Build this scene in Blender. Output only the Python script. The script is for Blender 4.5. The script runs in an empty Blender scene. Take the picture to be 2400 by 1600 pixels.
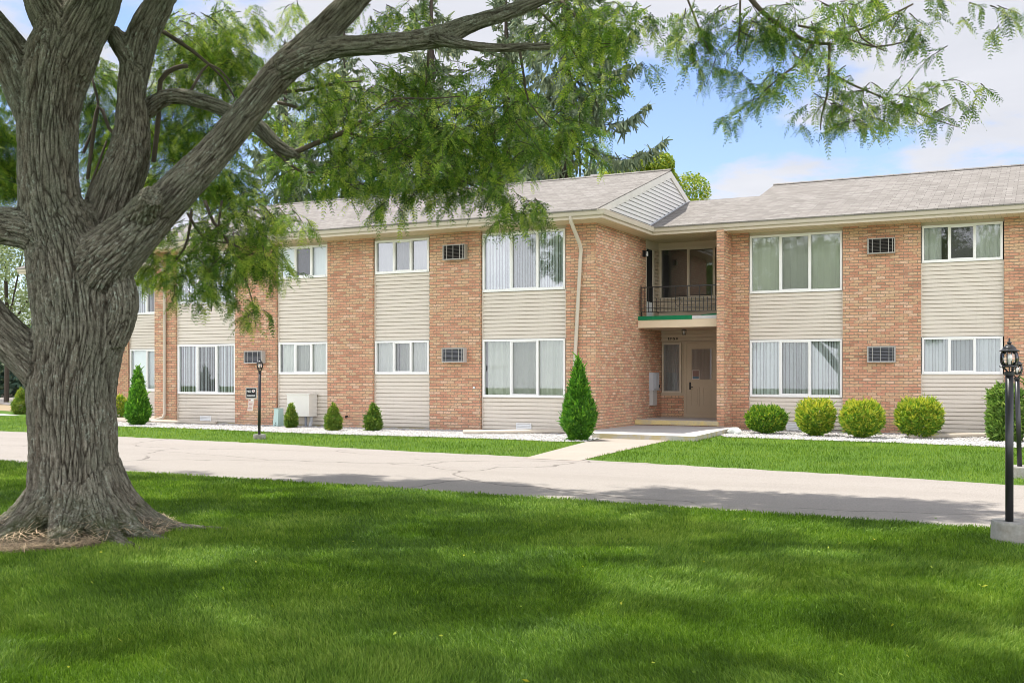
import bpy, math, random
import numpy as np
from mathutils import Vector, Matrix

random.seed(7)
RNG = np.random.default_rng(11)
C = bpy.context.scene.collection
PI = math.pi

# ------------------------------------------------------------------ survey
# camera: eye 1.47 m above the lawn at the origin, level, turned left
F, CX, V0, EYE = 2510.0, 1200.0, 879.0, 1.47
YAW = math.atan(1260 / 2510.0)
SY, CY = math.sin(YAW), math.cos(YAW)

def at(u, v, d):
    """world point seen at photo pixel (u, v) from the survey station, d metres away along its axis"""
    a, b = (u - CX) / F, (V0 - v) / F
    return Vector(((-SY + a * CY) * d, (CY + a * SY) * d, EYE + b * d))

def proj(p):
    x, y, z = p[0], p[1], p[2] - EYE
    xc, zc = x * CY + y * SY, -x * SY + y * CY
    if zc < .1: return None
    return CX + F * xc / zc, V0 - F * z / zc, zc

# ------------------------------------------------------------------ materials
MATS = {}
def new_mat(name):
    m = bpy.data.materials.new(name); m.use_nodes = True
    nt = m.node_tree; nt.nodes.clear()
    out = nt.nodes.new('ShaderNodeOutputMaterial')
    MATS[name] = m
    return m, nt, out

class N:
    """tiny node helper"""
    def __init__(s, nt): s.nt = nt
    def __call__(s, typ, ins=None, **props):
        n = s.nt.nodes.new(typ)
        for k, v in props.items(): setattr(n, k, v)
        for k, v in (ins or {}).items():
            sock = n.inputs[k]
            if isinstance(v, bpy.types.NodeSocket): s.nt.links.new(v, sock)
            else: sock.default_value = v
        return n
    def math(s, op, a, b=0.0, clamp=False):
        n = s.nt.nodes.new('ShaderNodeMath'); n.operation = op; n.use_clamp = clamp
        for i, v in enumerate((a, b)):
            if isinstance(v, bpy.types.NodeSocket): s.nt.links.new(v, n.inputs[i])
            else: n.inputs[i].default_value = v
        return n.outputs[0]
    def mix(s, fac, a, b, blend='MIX'):
        n = s.nt.nodes.new('ShaderNodeMix'); n.data_type = 'RGBA'; n.blend_type = blend
        for sock, v in ((n.inputs[0], fac), (n.inputs[6], a), (n.inputs[7], b)):
            if isinstance(v, bpy.types.NodeSocket): s.nt.links.new(v, sock)
            else: sock.default_value = v if not isinstance(v, tuple) or len(v) == 4 else (*v, 1)
        return n.outputs[2]
    def ramp(s, fac, stops, interp='LINEAR'):
        n = s.nt.nodes.new('ShaderNodeValToRGB'); r = n.color_ramp; r.interpolation = interp
        while len(r.elements) < len(stops): r.elements.new(.5)
        for e, (p, c) in zip(r.elements, stops):
            e.position = p; e.color = (*c, 1) if len(c) == 3 else c
        s.nt.links.new(fac, n.inputs[0])
        return n.outputs[0]
    def noise(s, vec, scale, detail=3, rough=.5, out=0):
        n = s('ShaderNodeTexNoise', {'Vector': vec, 'Scale': scale, 'Detail': detail, 'Roughness': rough})
        return n.outputs[out]
    def mapping(s, vec, scale=(1, 1, 1), loc=(0, 0, 0)):
        return s('ShaderNodeMapping', {'Vector': vec, 'Scale': scale, 'Location': loc}).outputs[0]
    def bump(s, h, strength, dist):
        return s('ShaderNodeBump', {'Height': h, 'Strength': strength, 'Distance': dist}).outputs[0]
    def bsdf(s, out, color, rough=.7, normal=None, spec=.3, **k):
        ins = {'Base Color': color if isinstance(color, bpy.types.NodeSocket) else (*color, 1), 'Roughness': rough, 'Specular IOR Level': spec}
        for kk, v in k.items(): ins[kk.replace('_', ' ')] = v
        if normal is not None: ins['Normal'] = normal
        b = s('ShaderNodeBsdfPrincipled', ins)
        s.nt.links.new(b.outputs[0], out.inputs[0])
        return b

def g3(x): return (x, x, x)

def mat_plain(name, color, rough=.6, var=.12, scale=3.0, bump=0.0, bscale=60, spec=.3, metallic=0.0):
    m, nt, out = new_mat(name); n = N(nt)
    tc = n('ShaderNodeTexCoord').outputs['Object']
    nz = n.noise(tc, scale, 5, .6)
    col = n.mix(nz, tuple(c * (1 - var) for c in color), tuple(min(1, c * (1 + var)) for c in color))
    nrm = n.bump(n.noise(tc, bscale, 3), bump, .01) if bump else None
    n.bsdf(out, col, rough, nrm, spec, Metallic=metallic)
    return m

def mat_brick():
    m, nt, out = new_mat('brick'); n = N(nt)
    uv = n('ShaderNodeUVMap').outputs[0]
    wob = n.noise(uv, 9.0, 2, .5, out=1)
    off = n('ShaderNodeVectorMath', {0: wob, 1: (.5, .5, .5)}, operation='SUBTRACT').outputs[0]
    off = n('ShaderNodeVectorMath', {0: off, 'Scale': .011}, operation='SCALE').outputs[0]
    vec = n('ShaderNodeVectorMath', {0: uv, 1: off}, operation='ADD').outputs[0]
    b = n('ShaderNodeTexBrick', {'Vector': vec, 'Color1': (0, 0, 0, 1), 'Color2': (1, 1, 1, 1), 'Mortar': (.5, .5, .5, 1), 'Scale': 1.0,
          'Mortar Size': .0085, 'Mortar Smooth': .2, 'Bias': 0.0, 'Brick Width': .218, 'Row Height': .0735})
    t = b.outputs['Color']
    patch = n.noise(uv, .55, 2, .5)
    t2 = n.math('ADD', n.math('MULTIPLY', t, .92), n.math('MULTIPLY', n.math('SUBTRACT', patch, .5), .6))
    t2 = n.math('ADD', t2, .12)
    col = n.ramp(t2, [(0.0, (.34, .15, .095)), (.12, (.50, .215, .13)), (.36, (.68, .315, .20)), (.62, (.67, .375, .225)), (.85, (.64, .43, .25)), (1.0, (.78, .51, .36))])
    # burnt flecks and edges
    st = n.mapping(uv, (1, 2.2, 1))
    fl = n.noise(st, 17.0, 3, .6)
    fl = n.ramp(fl, [(.54, (0, 0, 0)), (.64, (1, 1, 1))])
    col = n.mix(n.math('MULTIPLY', fl, .7), col, (.15, .065, .05))
    fine = n.noise(uv, 70.0, 2)
    col = n.mix(.25, col, n.mix(fine, (.28, .15, .10), (.72, .48, .33)), 'MIX')
    mort = n.mix(n.noise(uv, 3.0, 3), (.19, .155, .105), (.31, .26, .185))
    col = n.mix(b.outputs['Fac'], col, mort)
    wash = n.ramp(n.noise(n.mapping(uv, (1.2, .5, 1)), 1.1, 4, .65), [(.55, (0, 0, 0)), (.78, (1, 1, 1))])
    col = n.mix(n.math('MULTIPLY', wash, .22), col, (.62, .52, .42))
    z = n('ShaderNodeSeparateXYZ', {0: uv}).outputs[1]
    foot = n.math('MULTIPLY', n.ramp(z, [(.0, (1, 1, 1)), (.45, (0, 0, 0))]), n.noise(uv, 4.0, 4, .7))
    col = n.mix(n.math('MULTIPLY', foot, .55), col, (.27, .21, .15))
    h = n.math('SUBTRACT', n.math('MULTIPLY', fine, .25), b.outputs['Fac'])
    n.bsdf(out, col, .85, n.bump(h, .8, .008), .2)
    return m

def mat_shingle():
    m, nt, out = new_mat('shingle'); n = N(nt)
    uv = n('ShaderNodeUVMap').outputs[0]
    b = n('ShaderNodeTexBrick', {'Vector': uv, 'Color1': (0, 0, 0, 1), 'Color2': (1, 1, 1, 1), 'Mortar': (.1, .1, .1, 1), 'Scale': 1.0,
          'Mortar Size': .006, 'Mortar Smooth': .4, 'Brick Width': .24, 'Row Height': .135})
    b.offset = .37; b.offset_frequency = 3
    b2 = n('ShaderNodeTexBrick', {'Vector': n.mapping(uv, (1, 1, 1), (.11, .0, 0)), 'Color1': (0, 0, 0, 1), 'Color2': (1, 1, 1, 1), 'Mortar': (.5, .5, .5, 1), 'Scale': 1.0,
          'Mortar Size': .0, 'Brick Width': .47, 'Row Height': .135})
    nz = n.noise(uv, 60.0, 2)
    big = n.noise(uv, .35, 3)
    t = n.math('ADD', n.math('MULTIPLY', b.outputs['Color'], .45), n.math('MULTIPLY', b2.outputs['Color'], .3))
    t = n.math('ADD', t, n.math('MULTIPLY', nz, .3))
    col = n.ramp(t, [(.1, (.152, .140, .128)), (.5, (.220, .204, .186)), (.95, (.292, .275, .256))])
    col = n.mix(n.math('MULTIPLY', big, .25), col, (.195, .178, .155))
    col = n.mix(b.outputs['Fac'], col, (.10, .09, .082))
    n.bsdf(out, col, .9, n.bump(n.math('SUBTRACT', t, b.outputs['Fac']), .6, .01), .15)
    return m

def mat_soffit(name, color, period=.13):
    m, nt, out = new_mat(name); n = N(nt)
    uv = n('ShaderNodeUVMap').outputs[0]
    x = n('ShaderNodeSeparateXYZ', {0: uv}).outputs[0]
    f = n.math('FRACT', n.math('DIVIDE', x, period))
    line = n.math('LESS_THAN', f, .07)
    col = n.mix(n.noise(uv, 1.4, 3), tuple(c * .93 for c in color), tuple(c * 1.05 for c in color))
    col = n.mix(n.math('MULTIPLY', line, .55), col, tuple(c * .35 for c in color))
    n.bsdf(out, col, .55, n.bump(n.math('SUBTRACT', 1.0, line), .5, .01))
    return m

def mat_road():
    m, nt, out = new_mat('asphalt'); n = N(nt)
    tc = n('ShaderNodeTexCoord').outputs['Object']
    fine = n.noise(tc, 55.0, 3, .7)
    big = n.noise(tc, .5, 4, .6)
    mid = n.noise(n.mapping(tc, (.5, 1.6, 1)), 2.2, 4, .65)
    col = n.ramp(fine, [(.28, (.18, .163, .147)), (.5, (.32, .292, .265)), (.72, (.44, .405, .37))])
    col = n.mix(n.math('MULTIPLY', big, .5), col, (.30, .27, .24))
    st = n.ramp(mid, [(.56, (0, 0, 0)), (.72, (1, 1, 1))])
    col = n.mix(n.math('MULTIPLY', st, .3), col, (.23, .20, .175))
    oil = n.ramp(n.noise(tc, 1.3, 2, .5), [(.70, (0, 0, 0)), (.78, (1, 1, 1))])
    col = n.mix(n.math('MULTIPLY', oil, .35), col, (.15, .135, .12))
    track = n.ramp(n.noise(n.mapping(tc, (.06, 1.1, 1)), 1.0, 3, .6), [(.45, (0, 0, 0)), (.65, (1, 1, 1))])
    col = n.mix(n.math('MULTIPLY', track, .22), col, (.24, .215, .19))
    # cracks: long transverse ones, wandering, thin
    wv = n.noise(tc, .9, 3, .5, out=1)
    warp = n('ShaderNodeVectorMath', {0: n('ShaderNodeVectorMath', {0: wv, 1: (.5, .5, .5)}, operation='SUBTRACT').outputs[0], 'Scale': .55}, operation='SCALE').outputs[0]
    cv = n('ShaderNodeVectorMath', {0: tc, 1: warp}, operation='ADD').outputs[0]
    vo = n('ShaderNodeTexVoronoi', {'Vector': n.mapping(cv, (.17, .24, .3), (3.3, 1.2, 0)), 'Scale': 1.0}, feature='DISTANCE_TO_EDGE').outputs['Distance']
    keep = n.ramp(n.noise(tc, .35, 2), [(.36, (0, 0, 0)), (.44, (1, 1, 1))])
    crack = n.math('MULTIPLY', n.math('LESS_THAN', vo, .0036), keep)
    col = n.mix(n.math('MULTIPLY', crack, .6), col, (.10, .085, .075))
    n.bsdf(out, col, .9, n.bump(n.math('SUBTRACT', fine, crack), .5, .01), .15)
    return m

def mat_concrete(name, c0, c1, stain=None, scale=1.2):
    m, nt, out = new_mat(name); n = N(nt)
    tc = n('ShaderNodeTexCoord').outputs['Object']
    big, fine = n.noise(tc, scale, 5, .65), n.noise(tc, 45.0, 3, .7)
    col = n.mix(big, c0, c1)
    col = n.mix(n.math('MULTIPLY', n.ramp(fine, [(.4, (0, 0, 0)), (.75, (1, 1, 1))]), .22), col, tuple(c * .55 for c in c0))
    if stain:
        s = n.ramp(n.noise(tc, 2.6, 4, .7), [(.45, (0, 0, 0)), (.6, (1, 1, 1))])
        col = n.mix(n.math('MULTIPLY', s, .75), col, stain)
    n.bsdf(out, col, .88, n.bump(fine, .35, .01), .2)
    return m

def mat_gravel():
    m, nt, out = new_mat('gravel'); n = N(nt)
    tc = n('ShaderNodeTexCoord').outputs['Object']
    v = n('ShaderNodeTexVoronoi', {'Vector': tc, 'Scale': 26.0})
    col = n.ramp(n('ShaderNodeSeparateColor', {0: v.outputs['Color']}).outputs[0], [(0, (.22, .215, .215)), (.35, (.42, .405, .395)), (1, (.62, .605, .59))])
    sp = n.ramp(n.noise(tc, 9.0, 4, .7), [(.62, (0, 0, 0)), (.74, (1, 1, 1))])
    col = n.mix(n.math('MULTIPLY', sp, .5), col, (.20, .18, .16))
    n.bsdf(out, col, .85, n.bump(v.outputs['Distance'], .9, -.02), .2)
    return m

def mat_lawn():
    m, nt, out = new_mat('turf'); n = N(nt)
    tc = n('ShaderNodeTexCoord').outputs['Object']
    a = n.noise(tc, 28.0, 4, .75); b = n.noise(tc, 1.1, 4, .6)
    col = n.ramp(a, [(.25, (.03, .075, .008)), (.55, (.085, .165, .016)), (.8, (.16, .255, .035))])
    col = n.mix(n.math('MULTIPLY', b, .5), col, (.085, .16, .02))
    dry = n.ramp(n.noise(tc, .45, 3, .6), [(.58, (0, 0, 0)), (.75, (1, 1, 1))])
    col = n.mix(n.math('MULTIPLY', dry, .35), col, (.14, .18, .045))
    n.bsdf(out, col, .8, n.bump(a, .8, .03), .15)
    return m

def mat_leaf(name, dark, mid, light, trans=.35, rough=.5, spec=.35):
    """thin foliage: every leaf carries its own 'tint'"""
    m, nt, out = new_mat(name); n = N(nt)
    t = n('ShaderNodeAttribute', attribute_name='tint').outputs['Fac']
    col = n.ramp(t, [(0, dark), (.5, mid), (1, light)])
    p = n('ShaderNodeBsdfPrincipled', {'Base Color': col, 'Roughness': rough, 'Specular IOR Level': spec})
    tr = n('ShaderNodeBsdfTranslucent', {'Color': n.mix(.5, col, n.mix(1.0, col, (1.0, 1.0, .35), 'MULTIPLY'))})
    mx = n('ShaderNodeMixShader', {0: trans, 1: p.outputs[0], 2: tr.outputs[0]})
    nt.links.new(mx.outputs[0], out.inputs[0])
    return m

def mat_bark():
    m, nt, out = new_mat('bark'); n = N(nt)
    tc = n('ShaderNodeTexCoord').outputs['Object']
    q = n('ShaderNodeAttribute', attribute_name='bark_q').outputs['Vector']
    plate = n('ShaderNodeAttribute', attribute_name='bark_plate').outputs['Fac']   # plate faces; cracks between them get dark bark plus furrow shade painted in
    st = n.noise(q, 55.0, 4, .7)
    col = n.ramp(n.math('ADD', n.math('MULTIPLY', st, .75), n.math('MULTIPLY', n.noise(q, 12.0, 4, .6), .25)),
                 [(.36, (.05, .042, .032)), (.47, (.18, .152, .115)), (.57, (.31, .275, .22)), (.72, (.48, .44, .37))])
    grn = n.ramp(n.noise(tc, 1.7, 3, .6), [(.40, (0, 0, 0)), (.62, (1, 1, 1))])
    col = n.mix(n.math('MULTIPLY', grn, .5), col, (.195, .215, .155))
    red = n.ramp(n.noise(q, 4.6, 3, .6), [(.54, (0, 0, 0)), (.68, (1, 1, 1))])
    col = n.mix(n.math('MULTIPLY', red, .35), col, (.21, .135, .095))
    spk = n.ramp(n.noise(tc, 75.0, 3, .7), [(.38, (0, 0, 0)), (.62, (1, 1, 1))])
    col = n.mix(.28, col, n.mix(spk, (.10, .09, .07), (.40, .39, .34)))
    li = n.ramp(n.noise(tc, 24.0, 4, .75), [(.54, (0, 0, 0)), (.63, (1, 1, 1))])
    lz = n.ramp(n.noise(tc, 2.4, 3), [(.40, (0, 0, 0)), (.62, (1, 1, 1))])
    col = n.mix(n.math('MULTIPLY', n.math('MULTIPLY', li, lz), .7), col, (.47, .52, .44))
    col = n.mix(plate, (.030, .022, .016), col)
    z = n('ShaderNodeSeparateXYZ', {0: tc}).outputs[2]
    low = n.ramp(z, [(.05, (1, 1, 1)), (.45, (0, 0, 0))])
    moss = n.math('MULTIPLY', low, n.ramp(n.noise(tc, 5.0, 4, .7), [(.44, (0, 0, 0)), (.58, (1, 1, 1))]))
    col = n.mix(n.math('MULTIPLY', moss, .8), col, (.05, .065, .02))
    n.bsdf(out, col, .9, n.bump(n.math('ADD', st, n.noise(tc, 70.0, 3, .7)), 1.0, .016), .12)
    return m

def mat_glass(name, tint=(.92, .96, .95), refl=.12):
    """flat window pane: clear with a mirror coat that grows at grazing angles"""
    m, nt, out = new_mat(name); n = N(nt)
    fr = n('ShaderNodeFresnel', {'IOR': 1.5}).outputs[0]
    fac = n.math('ADD', n.math('MULTIPLY', fr, 1.3), refl, clamp=True)
    tr = n('ShaderNodeBsdfTransparent', {'Color': (*tint, 1)})
    gl = n('ShaderNodeBsdfGlossy', {'Color': (.95, .97, 1, 1), 'Roughness': .012})
    mx = n('ShaderNodeMixShader', {0: fac, 1: tr.outputs[0], 2: gl.outputs[0]})
    nt.links.new(mx.outputs[0], out.inputs[0])
    return m

def mat_screen():
    m, nt, out = new_mat('insect_screen'); n = N(nt)
    tr = n('ShaderNodeBsdfTransparent', {'Color': (1, 1, 1, 1)})
    df = n('ShaderNodeBsdfDiffuse', {'Color': (.22, .22, .24, 1)})
    mx = n('ShaderNodeMixShader', {0: .20, 1: tr.outputs[0], 2: df.outputs[0]})
    nt.links.new(mx.outputs[0], out.inputs[0])
    return m

def mat_cloth(name, color, trans=.2):
    m, nt, out = new_mat(name); n = N(nt)
    tc = n('ShaderNodeTexCoord').outputs['Object']
    col = n.mix(n.noise(n.mapping(tc, (6, 6, .6)), 3.0, 3), tuple(c * .86 for c in color), color)
    d = n('ShaderNodeBsdfDiffuse', {'Color': col}); t = n('ShaderNodeBsdfTranslucent', {'Color': col})
    mx = n('ShaderNodeMixShader', {0: trans, 1: d.outputs[0], 2: t.outputs[0]})
    nt.links.new(mx.outputs[0], out.inputs[0])
    return m

mat_brick(); mat_shingle(); mat_road(); mat_gravel(); mat_lawn(); mat_bark(); mat_screen()
mat_soffit('soffit', (.66, .53, .36)); mat_soffit('porch_ceiling', (.58, .47, .35))
def mat_siding():
    m, nt, out = new_mat('siding'); n = N(nt)
    tc = n('ShaderNodeTexCoord').outputs['Object']
    col = n.mix(n.noise(tc, 1.3, 4, .6), (.63, .56, .48), (.70, .63, .54))
    run = n.ramp(n.noise(n.mapping(tc, (7, 7, .35)), 1.6, 4, .65), [(.55, (0, 0, 0)), (.75, (1, 1, 1))])
    col = n.mix(n.math('MULTIPLY', run, .22), col, (.46, .41, .34))
    z = n('ShaderNodeSeparateXYZ', {0: tc}).outputs[2]
    splash = n.math('MULTIPLY', n.ramp(z, [(.0, (1, 1, 1)), (.32, (0, 0, 0))]), n.noise(tc, 6.0, 4, .7))
    col = n.mix(n.math('MULTIPLY', splash, .7), col, (.40, .36, .29))
    n.bsdf(out, col, .55, n.bump(n.noise(n.mapping(tc, (2, 2, 14)), 3.0, 2), .15, .01))
mat_siding()
mat_plain('gable_siding', (.60, .585, .56), .55, .05, 1.2)
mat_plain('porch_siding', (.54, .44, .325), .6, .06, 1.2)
mat_plain('fascia', (.55, .475, .375), .5, .08, 2.0)
mat_plain('rake_board', (.58, .55, .50), .6, .15, 3.0)
mat_plain('gutter', (.54, .475, .39), .4, .08, 2.0)
mat_plain('window_frame', (.83, .82, .80), .4, .04)
mat_plain('taupe', (.47, .375, .27), .5, .07)
mat_plain('taupe_light', (.56, .475, .37), .5, .07)
mat_plain('vent_white', (.80, .80, .80), .5, .06)
mat_plain('black_metal', (.018, .018, .02), .35, .2, 8, spec=.5)
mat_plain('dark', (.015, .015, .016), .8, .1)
mat_plain('room', (.16, .14, .125), .9, .1)
mat_plain('ac_case', (.36, .33, .29), .45, .1, 4)
mat_plain('ac_light', (.45, .435, .41), .45, .05, 4)
mat_plain('ac_brown', (.15, .13, .11), .5, .1, 4)
mat_plain('ac_fin', (.20, .20, .215), .5, .1, 4)
mat_plain('ac_fin_brown', (.085, .075, .065), .5, .1, 4)
mat_plain('ac_dark', (.045, .045, .052), .6, .1, 4)
mat_plain('cabinet', (.70, .68, .62), .5, .05, 2)
mat_plain('pedestal_green', (.42, .56, .52), .5, .06, 3)
mat_plain('grey_metal', (.42, .43, .45), .4, .12, 4)
mat_plain('pipe_grey', (.22, .24, .27), .5, .1, 4)
mat_plain('carpet_green', (.012, .20, .085), .95, .25, 6, .6, 120)
mat_plain('bare_board', (.60, .60, .60), .7, .25, 5)
mat_plain('fascia_peach', (.74, .61, .44), .5, .05, 2)
mat_plain('sign_black', (.012, .012, .014), .4, .1)
mat_plain('sign_white', (.82, .82, .82), .5, .03)
mat_plain('sign_red', (.55, .05, .05), .5, .1)
mat_plain('paper', (.72, .62, .58), .7, .08, 6)
mat_plain('paper_print', (.42, .16, .15), .7, .1)
mat_plain('notice_print', (.22, .13, .11), .7, .3, 30)
mat_plain('notice_blue', (.10, .17, .22), .7, .2, 20)
mat_plain('soil', (.22, .165, .115), .95, .35, 9, .8, 50)
mat_plain('straw', (.55, .42, .28), .85, .35, 12)
mat_plain('stone', (.55, .58, .55), .85, .2, 14, .5, 30)
mat_plain('pebble', (.52, .505, .49), .85, .35, 40)
mat_plain('wood_dark', (.055, .043, .033), .9, .25, 9, .5, 40)
mat_plain('branch_bark', (.11, .088, .065), .9, .35, 14, .7, 50)
mat_plain('twig', (.085, .068, .048), .9, .25, 12)
mat_plain('far_ground', (.30, .235, .14), .9, .2, .4)
mat_plain('bulb', (.85, .85, .83), .3, .02)
mat_plain('chimney', (.42, .40, .39), .8, .1)
mat_concrete('walk', (.33, .285, .24), (.42, .365, .315))
mat_concrete('porch_slab', (.46, .44, .41), (.58, .555, .52))
mat_concrete('slab_edge', (.36, .345, .31), (.46, .44, .40), (.40, .33, .15))
mat_concrete('step_edge', (.60, .46, .17), (.66, .55, .30), (.46, .40, .28))
mat_concrete('lamp_concrete', (.27, .26, .24), (.42, .405, .38), (.20, .175, .145), 4)
mat_glass('glass', refl=.05); mat_glass('glass_sky', refl=.13); mat_glass('lamp_glass', (.97, .96, .93), .03); mat_glass('glass_dim', (.88, .88, .88), .05); mat_glass('glass_dull', (.85, .85, .85), -.03)
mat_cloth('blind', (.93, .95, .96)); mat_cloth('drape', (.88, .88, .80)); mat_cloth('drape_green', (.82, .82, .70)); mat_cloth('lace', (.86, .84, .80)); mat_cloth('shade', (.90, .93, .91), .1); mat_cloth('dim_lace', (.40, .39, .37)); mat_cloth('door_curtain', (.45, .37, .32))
mat_leaf('locust_leaf', (.035, .095, .016), (.155, .29, .034), (.48, .58, .08), .5)
mat_leaf('spruce_needle', (.105, .15, .10), (.20, .245, .15), (.40, .42, .22), .25, .75, .2)
mat_leaf('yellow_leaf', (.10, .20, .02), (.27, .37, .03), (.55, .52, .05), .4)
mat_leaf('pale_leaf', (.13, .18, .08), (.23, .29, .14), (.37, .42, .24), .35, .7)
mat_leaf('dark_leaf', (.03, .065, .05), (.07, .12, .08), (.16, .20, .12), .25)
mat_leaf('arborvitae_leaf', (.045, .15, .015), (.11, .30, .025), (.27, .50, .045), .35)
mat_leaf('alberta_leaf', (.06, .14, .02), (.17, .29, .035), (.40, .42, .07), .35)
mat_leaf('golden_leaf', (.065, .19, .018), (.21, .37, .03), (.62, .60, .07), .38)
mat_leaf('hedge_leaf', (.06, .14, .025), (.17, .30, .05), (.36, .48, .11), .3)
mat_leaf('grass_blade', (.045, .105, .008), (.145, .265, .022), (.36, .48, .085), .42, .5, .3)

# ------------------------------------------------------------------ mesh builder
def link(o, parent=None):
    C.objects.link(o)
    if parent is not None: o.parent = parent
    return o

def origin_of(o):
    p = Vector((0, 0, 0))
    while o is not None:
        p = p + o.location; o = o.parent
    return p

class MB:
    def __init__(s): s.v = []; s.f = []; s.m = []
    def face(s, pts, m=0):
        i = len(s.v); s.v += [tuple(p) for p in pts]; s.f.append(list(range(i, i + len(pts)))); s.m.append(m)
    def box(s, x0, x1, y0, y1, z0, z1, m=0):
        i = len(s.v)
        s.v += [(x, y, z) for z in (z0, z1) for (x, y) in ((x0, y0), (x1, y0), (x1, y1), (x0, y1))]
        for q in ((3, 2, 1, 0), (4, 5, 6, 7), (0, 1, 5, 4), (1, 2, 6, 5), (2, 3, 7, 6), (3, 0, 4, 7)):
            s.f.append([i + k for k in q]); s.m.append(m)
        return s
    def hexa(s, p, m=0):
        """8 points: bottom ring of four then top ring"""
        i = len(s.v); s.v += [tuple(q) for q in p]
        for q in ((3, 2, 1, 0), (4, 5, 6, 7), (0, 1, 5, 4), (1, 2, 6, 5), (2, 3, 7, 6), (3, 0, 4, 7)):
            s.f.append([i + k for k in q]); s.m.append(m)
    def prism(s, poly, z0, z1, m_side=0, m_top=0):
        n = len(poly); i = len(s.v)
        s.v += [(x, y, z0) for x, y in poly] + [(x, y, z1) for x, y in poly]
        s.f.append([i + n + k for k in range(n)]); s.m.append(m_top)
        s.f.append([i + n - 1 - k for k in range(n)]); s.m.append(m_side)
        for k in range(n):
            l = (k + 1) % n
            s.f.append([i + k, i + l, i + n + l, i + n + k]); s.m.append(m_side)
    def tube(s, pts, rad, n=8, m=0, caps=True):
        pts = [Vector(p) for p in pts]
        rad = rad if isinstance(rad, (list, tuple)) else [rad] * len(pts)
        base = len(s.v); up = None
        for k, p in enumerate(pts):
            t = (pts[min(k + 1, len(pts) - 1)] - pts[max(k - 1, 0)]).normalized()
            if up is None:
                up = t.orthogonal().normalized()
            else:
                up = (up - t * up.dot(t)).normalized()
            w = t.cross(up)
            for j in range(n):
                a = 2 * PI * j / n
                s.v.append(tuple(p + (up * math.cos(a) + w * math.sin(a)) * rad[k]))
        for k in range(len(pts) - 1):
            for j in range(n):
                a, b = base + k * n + j, base + k * n + (j + 1) % n
                s.f.append([a, b, b + n, a + n]); s.m.append(m)
        if caps:
            s.f.append([base + j for j in range(n)][::-1]); s.m.append(m)
            e = base + (len(pts) - 1) * n
            s.f.append([e + j for j in range(n)]); s.m.append(m)
    def lathe(s, c, prof, n=20, m=0):
        base = len(s.v)
        for r, z in prof:
            for j in range(n):
                a = 2 * PI * j / n
                s.v.append((c[0] + r * math.cos(a), c[1] + r * math.sin(a), c[2] + z))
        for k in range(len(prof) - 1):
            for j in range(n):
                a, b = base + k * n + j, base + k * n + (j + 1) % n
                s.f.append([a, b, b + n, a + n]); s.m.append(m)
        s.f.append([base + j for j in range(n)][::-1]); s.m.append(m)
        e = base + (len(prof) - 1) * n
        s.f.append([e + j for j in range(n)]); s.m.append(m)
    def sweep(s, path, prof, m=0, closed=True):
        """profile (outward, z) along a horizontal polyline; outward is to the right of travel"""
        P = [Vector((x, y)) for x, y in path]; rows = []
        for k, p in enumerate(P):
            d0 = (P[k] - P[k - 1]).normalized() if k else None
            d1 = (P[k + 1] - P[k]).normalized() if k < len(P) - 1 else None
            r0 = Vector((d0.y, -d0.x)) if d0 else None; r1 = Vector((d1.y, -d1.x)) if d1 else None
            if r0 and r1:
                mvec = (r0 + r1); mvec = mvec / (1 + r0.dot(r1))
            else: mvec = r0 or r1
            rows.append([(p.x + mvec.x * o, p.y + mvec.y * o, z) for o, z in prof])
        n = len(prof); base = len(s.v)
        for r in rows: s.v += r
        for k in range(len(rows) - 1):
            for j in range(n if closed else n - 1):
                a, b = base + k * n + j, base + k * n + (j + 1) % n
                s.f.append([a, a + n, b + n, b]); s.m.append(m)
        if closed:
            s.f.append([base + j for j in range(n)]); s.m.append(m)
            e = base + (len(rows) - 1) * n
            s.f.append([e + j for j in range(n)][::-1]); s.m.append(m)
    def build(s, name, mats, parent=None, smooth=False):
        mats = mats if isinstance(mats, (list, tuple)) else [mats]
        o0 = origin_of(parent)
        me = bpy.data.meshes.new(name)
        me.from_pydata([(x - o0.x, y - o0.y, z - o0.z) for x, y, z in s.v], [], s.f)
        for k in mats: me.materials.append(MATS[k])
        me.polygons.foreach_set('material_index', s.m)
        uvl = me.uv_layers.new(name='UVMap').data
        for p in me.polygons:
            nx, ny, nz = abs(p.normal.x), abs(p.normal.y), abs(p.normal.z)
            for li in p.loop_indices:
                x, y, z = s.v[me.loops[li].vertex_index]
                uvl[li].uv = (x, y) if nz > max(nx, ny) else ((x, z) if ny >= nx else (y, z))
        if smooth: me.polygons.foreach_set('use_smooth', [True] * len(me.polygons))
        me.update()
        return link(bpy.data.objects.new(name, me), parent)

def tag(o, label=None, cat=None, group=None, kind=None):
    for k, v in (('label', label), ('category', cat), ('group', group), ('kind', kind)):
        if v: o[k] = v
    return o

def empty(name, loc, label, cat, group=None):
    o = bpy.data.objects.new(name, None); o.location = loc; o.empty_display_size = .2
    link(o); return tag(o, label, cat, group)

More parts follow.
